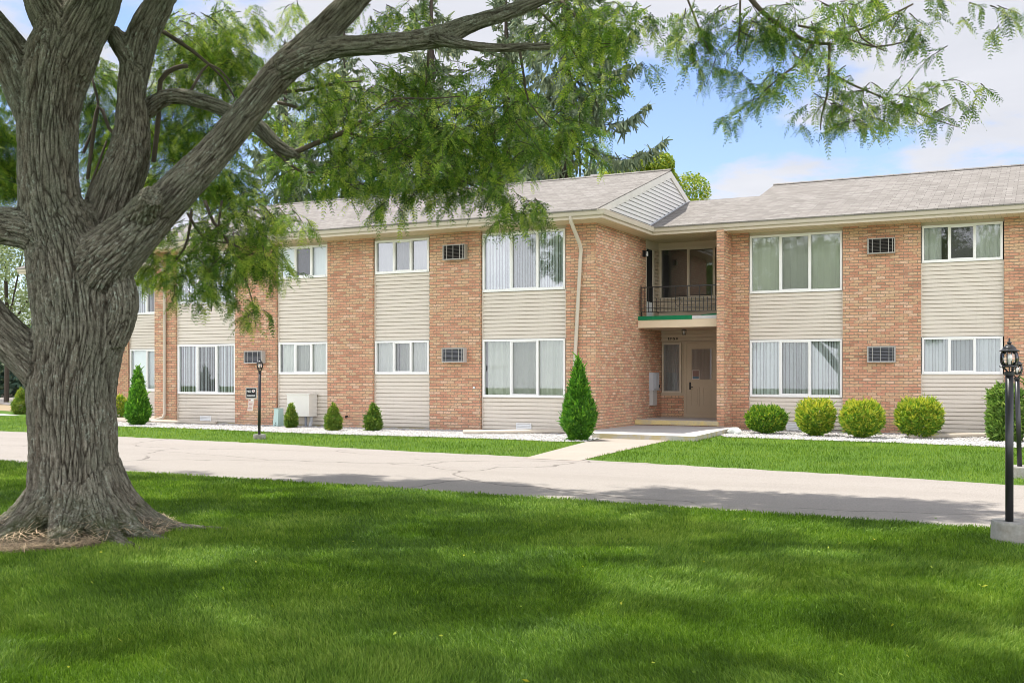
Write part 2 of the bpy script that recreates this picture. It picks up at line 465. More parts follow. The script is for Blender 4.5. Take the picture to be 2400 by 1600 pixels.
def mesh_np(name, V, loops_per_face, F, mat, parent=None, attrs=None, smooth=False):
    """V (n,3) world, F (m,k) indices; attrs: {name: (n,) or (n,3)}"""
    o0 = np.array(origin_of(parent)); V = np.asarray(V, dtype=np.float32) - o0.astype(np.float32)
    F = np.asarray(F, dtype=np.int32); k = loops_per_face
    me = bpy.data.meshes.new(name)
    me.vertices.add(len(V)); me.vertices.foreach_set('co', V.ravel())
    me.loops.add(F.size); me.loops.foreach_set('vertex_index', F.ravel())
    me.polygons.add(len(F)); me.polygons.foreach_set('loop_start', np.arange(0, F.size, k, dtype=np.int32))
    for nm, a in (attrs or {}).items():
        a = np.asarray(a, dtype=np.float32)
        if a.ndim == 1:
            me.attributes.new(nm, 'FLOAT', 'POINT').data.foreach_set('value', a)
        else:
            me.attributes.new(nm, 'FLOAT_VECTOR', 'POINT').data.foreach_set('vector', a.ravel())
    if smooth: me.polygons.foreach_set('use_smooth', np.ones(len(F), dtype=bool))
    me.materials.append(MATS[mat])
    me.update(calc_edges=True); me.validate()
    return link(bpy.data.objects.new(name, me), parent)

def quads(name, Q, tint, mat, parent=None, wood=None, wood_mat='twig'):
    """Q (n,4,3) quads with one tint each; wood: more quads of the same part in a bark material"""
    n = len(Q)
    if wood is not None:
        m = len(wood); A = np.concatenate([Q, wood]); tt = np.concatenate([np.clip(tint, 0, 1), np.zeros(m)])
        o = mesh_np(name, A.reshape(-1, 3), 4, np.arange((n + m) * 4).reshape(-1, 4), mat, parent, {'tint': np.repeat(tt, 4)})
        o.data.materials.append(MATS[wood_mat])
        if len(o.data.polygons) == n + m: o.data.polygons.foreach_set('material_index', np.concatenate([np.zeros(n), np.ones(m)]).astype(np.int32))
        return o
    return mesh_np(name, Q.reshape(-1, 3), 4, np.arange(n * 4).reshape(n, 4), mat, parent, {'tint': np.repeat(np.clip(tint, 0, 1), 4)})

def text_mesh(name, body, size, origin, right, up, depth, mat, parent=None, align='CENTER', bold=0.0):
    cu = bpy.data.curves.new(name + '_curve', 'FONT'); cu.body = body; cu.size = size; cu.extrude = depth; cu.align_x = align; cu.offset = bold
    tmp = bpy.data.objects.new(name + '_tmp', cu); C.objects.link(tmp)
    dg = bpy.context.evaluated_depsgraph_get(); dg.update()
    me = bpy.data.meshes.new_from_object(tmp.evaluated_get(dg))
    bpy.data.objects.remove(tmp)
    r, u = Vector(right).normalized(), Vector(up).normalized(); w = r.cross(u)
    o0 = origin_of(parent); org = Vector(origin)
    for vv in me.vertices:
        c = vv.co.copy(); vv.co = org + r * c.x + u * c.y + w * c.z - o0
    me.materials.clear(); me.materials.append(MATS[mat]); me.name = name
    return link(bpy.data.objects.new(name, me), parent)

# numpy value noise -----------------------------------------------------------
def _h(i, j, k, seed):
    with np.errstate(over='ignore'):
        n = (i.astype(np.uint32) * np.uint32(374761393) + j.astype(np.uint32) * np.uint32(668265263) + k.astype(np.uint32) * np.uint32(2147483647) + np.uint32(seed * 974711 + 12345))
        n = (n ^ (n >> np.uint32(13))) * np.uint32(1274126177)
        n = n ^ (n >> np.uint32(16))
    return (n & np.uint32(0xffffff)).astype(np.float64) / 0xffffff
def vnoise(P, seed=0):
    P = np.asarray(P, dtype=np.float64); I = np.floor(P).astype(np.int64); f = P - I; f = f * f * (3 - 2 * f)
    r = 0
    for a in (0, 1):
        for b in (0, 1):
            for c in (0, 1):
                w = (f[:, 0] if a else 1 - f[:, 0]) * (f[:, 1] if b else 1 - f[:, 1]) * (f[:, 2] if c else 1 - f[:, 2])
                r = r + w * _h(I[:, 0] + a, I[:, 1] + b, I[:, 2] + c, seed)
    return r
def fbm(P, oct=3, seed=0):
    r = 0; a = .5; t = 0
    for o in range(oct):
        r = r + a * vnoise(P * 2 ** o, seed + o); t += a; a *= .5
    return r / t
def unit(a): return a / np.maximum(np.linalg.norm(a, axis=-1, keepdims=True), 1e-9)
CLX, CLY, SKYC, FILL_GLOW, SUNE, EXPO = 3.1, 1.7, (.66, .655, .74), 3.0, 3.5, 1.0

# ------------------------------------------------------------------ the setting: ground sheets
def sheet(name, poly, z, mat, kind='structure', sub=0):
    mb = MB(); mb.face([(x, y, z) for x, y in poly]); o = mb.build(name, mat)
    tag(o, kind=kind); return o

road_near = [(-70, 17.0), (-40, 14.1), (-22, 12.75), (-15.7, 12.42), (-12.56, 11.92), (-10.06, 11.86), (-7.08, 11.68), (-4.16, 11.52), (-1.79, 11.33), (-.5, 11.22), (4, 10.6), (14, 8.9), (30, 5.5)]
road_far = [(30, 11.0), (14, 13.6), (4, 15.0), (-.31, 15.79), (-2.58, 16.33), (-5.35, 16.86), (-7.2, 17.2), (-8.3, 17.32), (-11.58, 17.62), (-14.84, 18.16), (-17.26, 18.42), (-19.64, 18.62), (-24.4, 19.1), (-40, 20.6), (-70, 23.5)]
def wobble(poly, amp, seed):
    out = []; r = np.random.default_rng(seed)
    for (x0, y0), (x1, y1) in zip(poly, poly[1:]):
        n = max(1, int(math.hypot(x1 - x0, y1 - y0) / .22)) if abs(x0) < 26 else 1
        for k in range(n):
            t = k / n; out.append((x0 + (x1 - x0) * t, y0 + (y1 - y0) * t + (r.random() - .5) * amp * 2))
    out.append(poly[-1]); return out
def yat(poly, x):
    P = sorted(poly); xs = [p[0] for p in P]; ys = [p[1] for p in P]
    return np.interp(x, xs, ys)

sheet('lawn', [(-400, -60), (300, -60), (300, 500), (-400, 500)], 0, 'turf')
sheet('road', wobble(road_near, .05, 1) + wobble(road_far, .06, 2), .004, 'asphalt')
sheet('walkway', [(-8.3, 17.0), (-7.2, 16.9), (-7.36, 18.8), (-7.5, 21.0), (-7.64, 23.05), (-9.3, 23.35), (-9.1, 21.7)], .008, 'walk')
g_left = [(-27.0, 22.6), (-23.8, 22.34), (-20.7, 22.25), (-17.9, 21.85), (-15.3, 21.7), (-13.2, 21.8), (-11.1, 21.78), (-9.75, 21.5), (-9.1, 21.75), (-9.35, 23.3), (-10.2, 25.0), (-27.0, 25.2)]
sheet('gravel_bed', g_left, .012, 'gravel')
g_right = [(-7.15, 25.55), (-6.84, 24.95), (-5.1, 24.66), (-3.07, 24.5), (-2.09, 24.2), (-.47, 23.85), (2.0, 23.5), (6, 23.4), (6, 28.6), (-7.7, 28.6), (-7.2, 26.5)]
sheet('gravel_bed', g_right, .012, 'gravel')
sheet('gravel_bed', [(-44, 29.6), (-34.0, 26.2), (-33.6, 26.9), (-43.6, 30.6)], .012, 'gravel')
mulch = []
for k in range(64):
    a = 2 * PI * k / 64; dx, dy = math.cos(a), math.sin(a)
    front = max(0, -dy * .85 - dx * .35)
    r = .90 + .50 * front + .04 * math.sin(5 * a) + .06 * math.sin(9 * a + 1)
    mulch.append((-8.12 + dx * r, 7.12 + dy * r))
sheet('mulch', mulch, .016, 'soil')
sheet('far_field', [(-60, 36.0), (-36.5, 29.5), (-34.9, 31.2), (-60, 52)], .006, 'far_ground')
sheet('far_road', [(-90, 62), (-40, 32.5), (-38.5, 34.6), (-84, 68)], .012, 'asphalt')
mb = MB(); mb.prism([(-27.5, 25.3), (-24.95, 23.8), (-24.95, 28.3), (-29.5, 28.3), (-29.5, 26.3)], .0, .07, 0, 0)
tag(mb.build('side_walk', 'walk'), kind='structure')
mb = MB(); mb.prism([(-9.55, 23.2), (-7.02, 23.0), (-7.26, 26.5), (-7.26, 27.66), (-10.09, 27.66), (-10.09, 24.7)], -.05, .115, 1, 0)
tag(mb.build('porch', ['porch_slab', 'slab_edge']), kind='structure')

# ------------------------------------------------------------------ the apartment building
YL, YR = 24.8, 28.4            # brick faces of the two wings
SL, SR = 24.9, 28.5            # siding planes
XC = -10.11                    # outer corner of the near wing
SOF = 5.27
house = empty('apartment_building', (-10.1, 24.8, 0), 'two storey orange brick and beige siding apartment building with grey roofs and recessed entry', 'apartment building')

def hpart(mb, name, mats, smooth=False, parent=None, label=None):
    o = mb.build(name, mats, parent or house, smooth)
    if label: o['label'] = label
    return o

def brick(x0, x1, y0, y1, z0=-.15, z1=SOF + .02):
    mb = MB(); mb.box(x0, x1, y0, y1, z0, z1); return hpart(mb, 'brick_wall', 'brick')

for a, b in ((-24.9, -24.03), (-21.68, -20.13), (-18.31, -16.76), (-14.94, -13.38), (-10.93, -10.41)):
    brick(a, b, YL, YL + .35)
# return wall of the near wing beside the entry: full height, with the storm door set in upstairs
brick(-10.41, XC, YL, 28.5); brick(-10.41, XC, 28.5, 29.95, -.15, 2.76)
# entry pier and far wing
brick(-7.83, -7.64, 27.6, 29.95); brick(-7.64, -7.18, YR, YR + .3)
for a, b in ((-4.75, -2.87), (-.98, .9), (3.3, 7.9)): brick(a, b, YR, YR + .3)
for a, b in ((-33.6, -29.8), (-27.38, -24.95)): brick(a, b, YR, YR + .3)

def siding(name, mat, p0, ux, length, z0, z1, nrm, lap=.102, clip=None, parent=None):
    """lapped boards: every course leans out 14 mm at its foot with a shadow gap under it"""
    mb = MB(); ux = Vector(ux); nv = Vector(nrm); p0 = Vector(p0)
    k = 0; z = z0
    while z < z1 - .004:
        zt = min(z + lap, z1)
        for_a, for_b = (0, length) if clip is None else clip(z)
        ta, tb = (0, length) if clip is None else clip(zt)
        if tb - ta < .02: break
        f = .020; t = .006; g = .016; dp = -.030
        A = p0 + ux * for_a; B = p0 + ux * for_b; A2 = p0 + ux * ta; B2 = p0 + ux * tb
        def P(q, off, zz): return (q.x + nv.x * off, q.y + nv.y * off, zz)
        mb.face([P(A, f, z + g), P(B, f, z + g), P(B2, t, zt), P(A2, t, zt)])
        mb.face([P(A, dp, z + g), P(B, dp, z + g), P(B, f, z + g), P(A, f, z + g)])
        mb.face([P(A, dp, z), P(B, dp, z), P(B, dp, z + g), P(A, dp, z + g)])
        mb.face([P(A, t, z), P(B, t, z), P(B, dp, z), P(A, dp, z)])
        z = zt; k += 1
    o = mb.build(name, mat, parent or house)
    return o

def siding_x(x0, x1, z0, z1, y, mat='siding'):
    siding('siding_panel', mat, (x0, y, 0), (1, 0, 0), x1 - x0, z0, z1, (0, -1, 0))
    for x in (x0, x1 - .028):
        mb = MB(); mb.box(x, x + .028, y - .03, y + .02, z0, z1); hpart(mb, 'corner_trim', mat)

def pleats(name, mat, x0, x1, z0, z1, y, amp, wl, rng, parent, slats=False, gap=()):
    """hanging cloth or vertical blind slats as a folded sheet"""
    mb = MB(); x = x0; cols = []
    while x < x1:
        w = wl * (.7 + .6 * rng.random()); cols.append((x, y + (amp if len(cols) % 2 else -amp) * (.5 + rng.random())))
        x += w / 2
    cols.append((x1, y))
    for (xa, ya), (xb, yb) in zip(cols, cols[1:]):
        if any(g0 < (xa - x0) / (x1 - x0) < g1 for g0, g1 in gap): continue
        s = .004 * (rng.random() - .5)
        if slats:
            mb.face([(xa, y + .02, z0), (xb - .006, y - .025, z0), (xb - .006, y - .025, z1), (xa, y + .02, z1)])
        else:
            mb.face([(xa + s, ya, z0), (xb + s, yb, z0), (xb, yb, z1), (xa, ya, z1)])
    return mb.build(name, mat, parent, not slats)

def window(x0, x1, z0, z1, y, mull, dress, glass='glass', screen=True, frame='window_frame', seed=0, label=None):
    rng = random.Random(seed); t = .055; yo = y - .045; yi = y + .05
    mb = MB()
    mb.box(x0, x0 + t, yo, yi, z0, z1); mb.box(x1 - t, x1, yo, yi, z0, z1)
    mb.box(x0 + t, x1 - t, yo, yi, z1 - t, z1); mb.box(x0 + t, x1 - t, yo - .012, yi, z0, z0 + t + .012)
    for k, mx in enumerate(mull): mb.box(mx - .024, mx + .024, yo - .004, yi - .01, z0 + t + .012, z1 - t)
    # sliding sash of the middle light
    a, b = mull[0] + .024, mull[1] - .024; zb, zt = z0 + t + .012, z1 - t
    s = .022
    mb.box(a, a + s, yo + .01, yi - .03, zb, zt); mb.box(b - s, b, yo + .01, yi - .03, zb, zt)
    mb.box(a + s, b - s, yo + .01, yi - .03, zb, zb + s); mb.box(a + s, b - s, yo + .01, yi - .03, zt - s, zt)
    w = hpart(mb, 'window', frame, label=label)
    mb = MB(); xs = [x0 + t] + [q for mm in mull for q in (mm - .024, mm + .024)] + [x1 - t]
    for k in range(0, len(xs), 2):
        mb.face([(xs[k], y + .012, zb), (xs[k + 1], y + .012, zb), (xs[k + 1], y + .012, zt), (xs[k], y + .012, zt)])
    mb.build('glass', glass, w)
    if screen:
        mb = MB(); mb.face([(a + s, yo + .02, zb + s), (b - s, yo + .02, zb + s), (b - s, yo + .02, zt - s), (a + s, yo + .02, zt - s)])
        mb.build('insect_screen', 'insect_screen', w)
    X0, X1 = x0 + t + .005, x1 - t - .005; yc = y + .085
    if dress == 'blind': pleats('vertical_blind', 'blind', X0, X1, zb, zt, yc, .01, .17, rng, w, True)
    elif dress == 'drape': pleats('curtain', 'drape', X0 + .05, X1, zb, zt, yc, .03, .15, rng, w)
    elif dress == 'green': pleats('curtain', 'drape_green', X0, X1, zb, zt, yc, .03, .34, rng, w)
    elif dress == 'lace': pleats('curtain', 'lace', X0, X0 + .40 * (X1 - X0), zb, zt, yc, .03, .13, rng, w); pleats('curtain', 'lace', X0 + .44 * (X1 - X0), X1, zb, zt, yc, .03, .13, rng, w)
    elif dress == 'shade':
        mb = MB(); mb.face([(X0, yc, zb), (X1, yc, zb), (X1, yc, zt), (X0, yc, zt)]); mb.build('curtain', 'shade', w)
    elif dress == 'sides': pleats('curtain', 'drape', X0, X0 + .23 * (X1 - X0), zb, zt, yc, .03, .12, rng, w); pleats('curtain', 'drape', X0 + .67 * (X1 - X0), X1, zb, zt, yc, .03, .12, rng, w)
    elif dress == 'half':
        for qa, qb in ((X0, mull[0]), (mull[1], X1)):
            mb = MB(); mb.face([(qa, yc, zb), (qb, yc, zb), (qb, yc, zt), (qa, yc, zt)]); mb.build('curtain', 'shade', w)
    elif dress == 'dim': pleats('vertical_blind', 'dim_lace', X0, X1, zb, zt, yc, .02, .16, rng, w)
    # the room behind, so nothing shows through the house
    mb = MB(); q = .75
    mb.face([(x0, y + q, z0 - .1), (x1, y + q, z0 - .1), (x1, y + q, z1 + .1), (x0, y + q, z1 + .1)])
    for xx in (x0, x1): mb.face([(xx, y + .06, z0 - .1), (xx, y + q, z0 - .1), (xx, y + q, z1 + .1), (xx, y + .06, z1 + .1)])
    for zz in (z0 - .1, z1 + .1): mb.face([(x0, y + .06, zz), (x1, y + .06, zz), (x1, y + q, zz), (x0, y + q, zz)])
    mb.build('room_wall', 'room', w)
    return w

def bay(x0, x1, y, lo, up, small, mull, dlo, dup, glo='glass', gup='glass', seed=1):
    zl0, zl1 = (1.495, 2.415) if small else (.895, 2.405)
    zu0, zu1 = (4.262, 5.185) if small else (3.648, 5.185)
    siding_x(x0, x1, .05, zl0, y); siding_x(x0, x1, zl1, zu0, y)
    mb = MB(); mb.box(x0, x1, y - .012, y + .03, zu1, SOF + .02); hpart(mb, 'head_board', 'fascia')
    mb = MB(); mb.box(x0, x1, y - .0, y + .03, -.1, .05); hpart(mb, 'foundation', 'slab_edge')
    window(x0 + .02, x1 - .02, zl0, zl1, y, mull, dlo, glo, seed=seed)
    window(x0 + .02, x1 - .02, zu0, zu1, y, mull, dup, gup, seed=seed + 50)

bay(-24.03, -21.70, SL, 0, 0, False, (-23.22, -22.46), 'blind', 'blind', 'glass', 'glass_sky', 1)
bay(-20.12, -18.33, SL, 0, 0, True, (-19.50, -18.92), 'drape', 'half', 'glass', 'glass', 2)
bay(-16.76, -14.97, SL, 0, 0, True, (-16.12, -15.565), 'lace', 'dim', 'glass', 'glass_sky', 3)
bay(-13.37, -10.95, SL, 0, 0, False, (-12.515, -11.75), 'drape', 'blind', 'glass', 'glass_sky', 4)
bay(-7.19, -4.75, SR, 0, 0, False, (-6.36, -5.59), 'blind', 'green', 'glass', 'glass', 5)
bay(-2.87, -.99, SR, 0, 0, True, (-2.22, -1.63), 'blind', 'sides', 'glass', 'glass', 6)
bay(.9, 3.3, SR, 0, 0, False, (1.7, 2.5), 'blind', 'drape', 'glass', 'glass', 7)
bay(-29.80, -27.40, SR, 0, 0, False, (-28.96, -28.2), 'shade', 'blind', 'glass', 'glass', 8)

# entry recess, ground floor -------------------------------------------------
YB = 29.85
mb = MB(); mb.box(XC, -7.83, 27.62, 29.98, .14, .262, 0)
o = mb.build('entry_step', 'porch_slab', house)
mb = MB(); mb.box(XC + .004, -7.78, 27.588, 27.62, .138, .258); hpart(mb, 'step_nosing', 'step_edge', label='yellowed worn nosing of the entry step')
mb = MB(); mb.box(XC, -7.83, 27.66, 27.75, .0, .138); hpart(mb, 'brick_wall', 'brick')
for a, b in ((XC, -9.42), (-8.40, -7.83)):
    brick(a, b, YB, YB + .1, .26, .875)
    mb = MB(); mb.box(a, b, YB - .035, YB + .02, .876, .955); hpart(mb, 'sill', 'taupe')
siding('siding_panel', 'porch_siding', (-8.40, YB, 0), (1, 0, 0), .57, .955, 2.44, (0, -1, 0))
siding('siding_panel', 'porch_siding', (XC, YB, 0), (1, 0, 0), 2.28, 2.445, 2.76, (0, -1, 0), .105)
mb = MB(); mb.box(XC, -7.83, YB + .04, YB + .2, .26, 2.8); hpart(mb, 'entry_wall', 'taupe')
# sidelight
mb = MB(); x0, x1, z0, z1 = -10.09, -9.51, .96, 2.405; t = .05
for q in ((x0, x0 + t, z0, z1), (x1 - t, x1, z0, z1), (x0 + t, x1 - t, z0, z0 + t), (x0 + t, x1 - t, z1 - t, z1)):
    mb.box(q[0], q[1], YB - .03, YB + .03, q[2], q[3])
sl = hpart(mb, 'sidelight', 'taupe_light', label='narrow sidelight window beside the entry door')
mb = MB(); mb.face([(x0 + t, YB, z0 + t), (x1 - t, YB, z0 + t), (x1 - t, YB, z1 - t), (x0 + t, YB, z1 - t)]); mb.build('glass', 'glass_dim', sl)
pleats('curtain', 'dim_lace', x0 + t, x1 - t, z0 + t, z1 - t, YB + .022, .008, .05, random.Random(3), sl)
# door frame, leaf, panels, glass, notice, handle
mb = MB()
mb.box(-9.42, -9.335, YB - .05, YB + .03, .27, 2.445); mb.box(-8.465, -8.40, YB - .05, YB + .03, .27, 2.445)
mb.box(-9.335, -8.465, YB - .05, YB + .03, 2.405, 2.445); mb.box(-9.42, -8.40, YB - .08, YB + .03, .262, .36)
hpart(mb, 'door_frame', 'taupe')
mb = MB(); yd = YB - .012
mb.box(-9.335, -8.465, yd, YB + .035, .36, 2.405)
mb.box(-9.215, -9.195, yd - .014, yd, 1.33, 2.24); mb.box(-8.61, -8.59, yd - .014, yd, 1.33, 2.24)
mb.box(-9.195, -8.61, yd - .014, yd, 2.22, 2.24); mb.box(-9.195, -8.61, yd - .014, yd, 1.33, 1.35)
for pa, pb in ((-9.23, -8.97), (-8.86, -8.60)):
    for q in ((pa, pa + .022, .59, 1.13), (pb - .022, pb, .59, 1.13), (pa + .022, pb - .022, .59, .612), (pa + .022, pb - .022, 1.108, 1.13)):
        mb.box(q[0], q[1], yd - .013, yd, q[2], q[3])
    mb.box(pa + .055, pb - .055, yd - .009, yd, .645, 1.075)
door = hpart(mb, 'door', 'taupe')
mb = MB(); mb.face([(-9.195, yd - .008, 1.35), (-8.61, yd - .008, 1.35), (-8.61, yd - .008, 2.22), (-9.195, yd - .008, 2.22)]); mb.build('door_glass', 'glass_dull', door)
pleats('door_curtain', 'door_curtain', -9.195, -8.61, 1.35, 2.22, yd - .004, .0025, .04, random.Random(5), door)
mb = MB(); mb.box(-9.18, -8.965, yd - .018, yd - .0145, 1.35, 1.617, 0); mb.box(-9.165, -8.98, yd - .021, yd - .018, 1.435, 1.60, 1); mb.box(-9.165, -8.98, yd - .021, yd - .018, 1.365, 1.432, 2)
mb.build('notice', ['paper', 'notice_print', 'notice_blue'], door)
mb = MB(); mb.box(-9.265, -9.215, yd - .02, yd, 1.06, 1.27); mb.tube([(-9.24, yd - .02, 1.13), (-9.24, yd - .065, 1.13), (-9.14, yd - .07, 1.128)], .012, 8); mb.lathe((-9.24, yd - .03, 1.225), [(.02, -.02), (.02, .02)], 10)
mb.build('handle', 'black_metal', door)
lt = text_mesh('house_letters', 'E F G H', .095, (-9.75, YB - .03, 2.495), (1, 0, 0), (0, 0, 1), .006, 'dark', house, bold=.002)
# lantern under the balcony
lx, ly = -9.16, 29.0
mb = MB(); mb.lathe((lx, ly, 2.60), [(.055, 0), (.06, .012), (.06, .02)], 14); mb.lathe((lx, ly, 2.725), [(.07, 0), (.072, .018), (.05, .025)], 14)
for k in range(6):
    a = k * PI / 3; mb.tube([(lx + .056 * math.cos(a), ly + .056 * math.sin(a), 2.61), (lx + .068 * math.cos(a), ly + .068 * math.sin(a), 2.73)], .005, 5)
pl = hpart(mb, 'porch_lantern', 'black_metal')
mb = MB(); mb.lathe((lx, ly, 2.625), [(.018, 0), (.03, .03), (.025, .08), (.01, .095)], 12); mb.build('bulb', 'bulb', pl, True)

# balcony and upper recess ---------------------------------------------------
YF = 27.88
mb = MB(); mb.box(XC, -7.83, YF, 29.7, 2.765, 2.98, 0); mb.box(XC, -7.83, YF + .02, 29.7, 2.98, 3.05, 0)
hpart(mb, 'balcony_slab', 'fascia_peach')
mb = MB(); mb.box(XC - .005, -8.58, YF - .018, YF + .02, 2.975, 3.085); mb.box(XC, -7.83, YF + .02, 29.58, 3.05, 3.064)
mb.hexa([(-8.5, YF + .06, 3.064), (-7.86, YF + .06, 3.064), (-7.86, YF + .7, 3.064), (-8.5, YF + .7, 3.064), (-8.3, YF + .1, 3.10), (-7.9, YF + .08, 3.13), (-7.9, YF + .6, 3.13), (-8.3, YF + .6, 3.12)])
hpart(mb, 'carpet', 'carpet_green', label='green outdoor carpet wrapped over the balcony edge')
mb = MB(); mb.box(-8.58, -7.84, YF - .012, YF + .02, 2.982, 3.07); hpart(mb, 'edge_board', 'bare_board', label='bare weathered board where the carpet is missing')
mb = MB(); mb.face([(XC, 27.9, 2.762), (-7.83, 27.9, 2.762), (-7.83, 29.85, 2.762), (XC, 29.85, 2.762)]); hpart(mb, 'entry_ceiling', 'porch_ceiling')
# railing
mb = MB(); yr = YF + .03; xa, xb = -10.04, -7.84
mb.box(xa - .012, xa + .012, yr - .012, yr + .012, 3.07, 3.93)
mb.box(xa, xb, yr - .016, yr + .016, 3.862, 3.890); mb.box(xa, xb, yr - .01, yr + .01, 3.188, 3.204)
mb.box(xa, xb, yr - .007, yr + .007, 3.458, 3.472); mb.box(xa, xb, yr - .007, yr + .007, 3.298, 3.312)
nb = 20
for k in range(1, nb):
    x = xa + (xb - xa) * k / nb
    mb.box(x - .008, x + .008, yr - .008, yr + .008, 3.202, 3.868 if k % 3 == 0 or k < 3 else 3.57)
mb.box(xa, xb, yr - .004, yr + .004, 3.565, 3.573)
for s in (-1, 1):    # scroll ornament
    pts = [(-8.98 + s * (.005 + .085 * math.sin(q * 2.6)), yr - .01, 3.34 + .20 * q) for q in np.linspace(0, 1, 9)]
    mb.tube(pts, .006, 5); pts = [(-8.98 + s * (.05 + .04 * math.cos(q)), yr - .01, 3.53 + .04 * math.sin(q)) for q in np.linspace(0, 5, 10)]; mb.tube(pts, .005, 5)
for x in (xa + .02, xb - .02): mb.box(x - .012, x + .012, yr - .012, yr + .012, 3.05, 3.2)
hpart(mb, 'railing', 'black_metal')
# storm door in the return wall upstairs
mb = MB(); xw = XC - .06
mb.box(xw, XC + .01, 28.5, 28.55, 3.06, 5.09); mb.box(xw, XC + .01, 29.15, 29.20, 3.06, 5.09); mb.box(xw, XC + .01, 28.55, 29.15, 5.03, 5.09)
mb.box(-10.41, XC, 28.5, 29.7, 5.09, SOF + .02)
sd = hpart(mb, 'storm_door', 'taupe_light')
mb = MB(); mb.box(xw, xw + .03, 28.55, 29.15, 3.06, 3.55); mb.build('kick_panel', 'vent_white', sd)
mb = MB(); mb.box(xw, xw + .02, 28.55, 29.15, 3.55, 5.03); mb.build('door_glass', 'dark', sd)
mb = MB(); mb.box(xw - .1, xw - .01, 28.5, 29.2, 3.06, 5.09); mb.build('door_leaf', 'taupe', sd)
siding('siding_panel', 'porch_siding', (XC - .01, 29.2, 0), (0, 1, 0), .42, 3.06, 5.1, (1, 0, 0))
YU = 29.6
window(-10.07, -7.84, 3.64, 5.125, YU, (-9.225, -8.455), 'none', 'glass_dim', False, 'taupe_light', 30, 'dark balcony window behind the railing')
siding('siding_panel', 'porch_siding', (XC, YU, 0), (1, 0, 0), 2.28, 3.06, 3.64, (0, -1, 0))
mb = MB(); mb.box(XC, -7.83, YU - .02, YU + .05, 5.125, SOF + .02); mb.box(XC, -10.07, YU - .02, YU + .05, 3.64, 5.125); hpart(mb, 'head_board', 'porch_siding')
# wall sconce on the return wall
mb = MB(); mb.box(XC, XC + .03, 28.22, 28.36, 4.76, 4.94); mb.lathe((XC + .07, 28.29, 4.76), [(.03, 0), (.05, .03), (.055, .12), (.04, .17)], 12)
sc = hpart(mb, 'wall_sconce', 'black_metal')
mb = MB(); mb.box(XC + .09, XC + .128, 28.255, 28.325, 4.78, 4.90); mb.build('shade', 'bulb', sc)

# eaves: soffits, fascia, gutters -------------------------------------------
mb = MB()
for x0, x1, y0, y1 in ((-25.4, -9.6, 24.0, 24.9), (XC, -9.6, 24.9, 27.65), (-34.5, -25.4, 27.65, 28.6), (-25.4, -24.9, 24.9, 28.6), (-7.64, 8, 27.65, 28.6)):
    mb.face([(x0, y0, SOF), (x0, y1, SOF), (x1, y1, SOF), (x1, y0, SOF)])
hpart(mb, 'soffit', 'soffit')
mb = MB(); mb.face([(-10.4, 27.65, SOF), (-10.4, 29.9, SOF), (-7.64, 29.9, SOF), (-7.64, 27.65, SOF)]); hpart(mb, 'balcony_ceiling', 'soffit')
eave = [(-34.6, 27.55), (-25.48, 27.55), (-25.48, 23.9), (-9.53, 23.9), (-9.53, 27.55), (8.1, 27.55)]
mb = MB(); mb.sweep(eave, [(-.095, 5.255), (-.075, 5.255), (-.075, 5.47), (-.095, 5.47)]); hpart(mb, 'fascia', 'fascia')
mb = MB(); mb.sweep(eave, [(-.07, 5.335), (-.022, 5.335), (-.014, 5.36), (-.004, 5.40), (.0, 5.435), (.012, 5.438), (.012, 5.458), (-.008, 5.458), (-.008, 5.44), (-.07, 5.44)]); hpart(mb, 'gutter', 'gutter')

# roofs ---------------------------------------------------------------------
SLP = 1 / 3.0
def slab_roof(name, quad, th=.035):
    mb = MB(); q = [Vector(p) for p in quad]; nrm = (q[1] - q[0]).cross(q[3] - q[0]).normalized()
    if nrm.z < 0: nrm = -nrm; q = q[::-1]
    dn = nrm * th
    mb.hexa([p - dn for p in q] + [p for p in q])
    return hpart(mb, name, 'shingle')
zr = lambda y, y0: 5.475 + SLP * (y - y0)
xe = -9.705
slab_roof('roof', [(-25.45, 23.86, zr(23.86, 23.9)), (xe, 23.86, zr(23.86, 23.9)), (xe, 29.47, zr(29.47, 23.9)), (-25.45, 29.47, zr(29.47, 23.9))])
slab_roof('roof', [(-25.45, 29.475, zr(29.47, 23.9)), (xe, 29.475, zr(29.47, 23.9)), (xe, 35.2, zr(29.47, 23.9) - SLP * 5.73), (-25.45, 35.2, zr(29.47, 23.9) - SLP * 5.73)])
mb = MB(); mb.tube([(-25.45, 29.47, zr(29.47, 23.9) + .0), (xe, 29.47, zr(29.47, 23.9) + .0)], .05, 6); hpart(mb, 'ridge_cap', 'shingle')
# connecting roof over the entry, then the far wing's main roof with its higher ridge
for xa_, xb_, yrid in ((-9.70, -7.58, 31.25), (-7.58, 8.3, 33.0), (-27.5, -25.45, 31.25), (-34.7, -27.5, 33.0)):
    zt = zr(yrid, 27.55)
    slab_roof('roof', [(xa_, 27.51, zr(27.51, 27.55)), (xb_, 27.51, zr(27.51, 27.55)), (xb_, yrid, zt), (xa_, yrid, zt)])
    slab_roof('roof', [(xa_, yrid + .004, zt), (xb_, yrid + .004, zt), (xb_, 38.3, zt - SLP * (38.3 - yrid)), (xa_, 38.3, zt - SLP * (38.3 - yrid))])
    if yrid == 33.0:
        mb = MB(); mb.tube([(xa_, yrid, zt), (xb_, yrid, zt)], .05, 6); hpart(mb, 'ridge_cap', 'shingle')
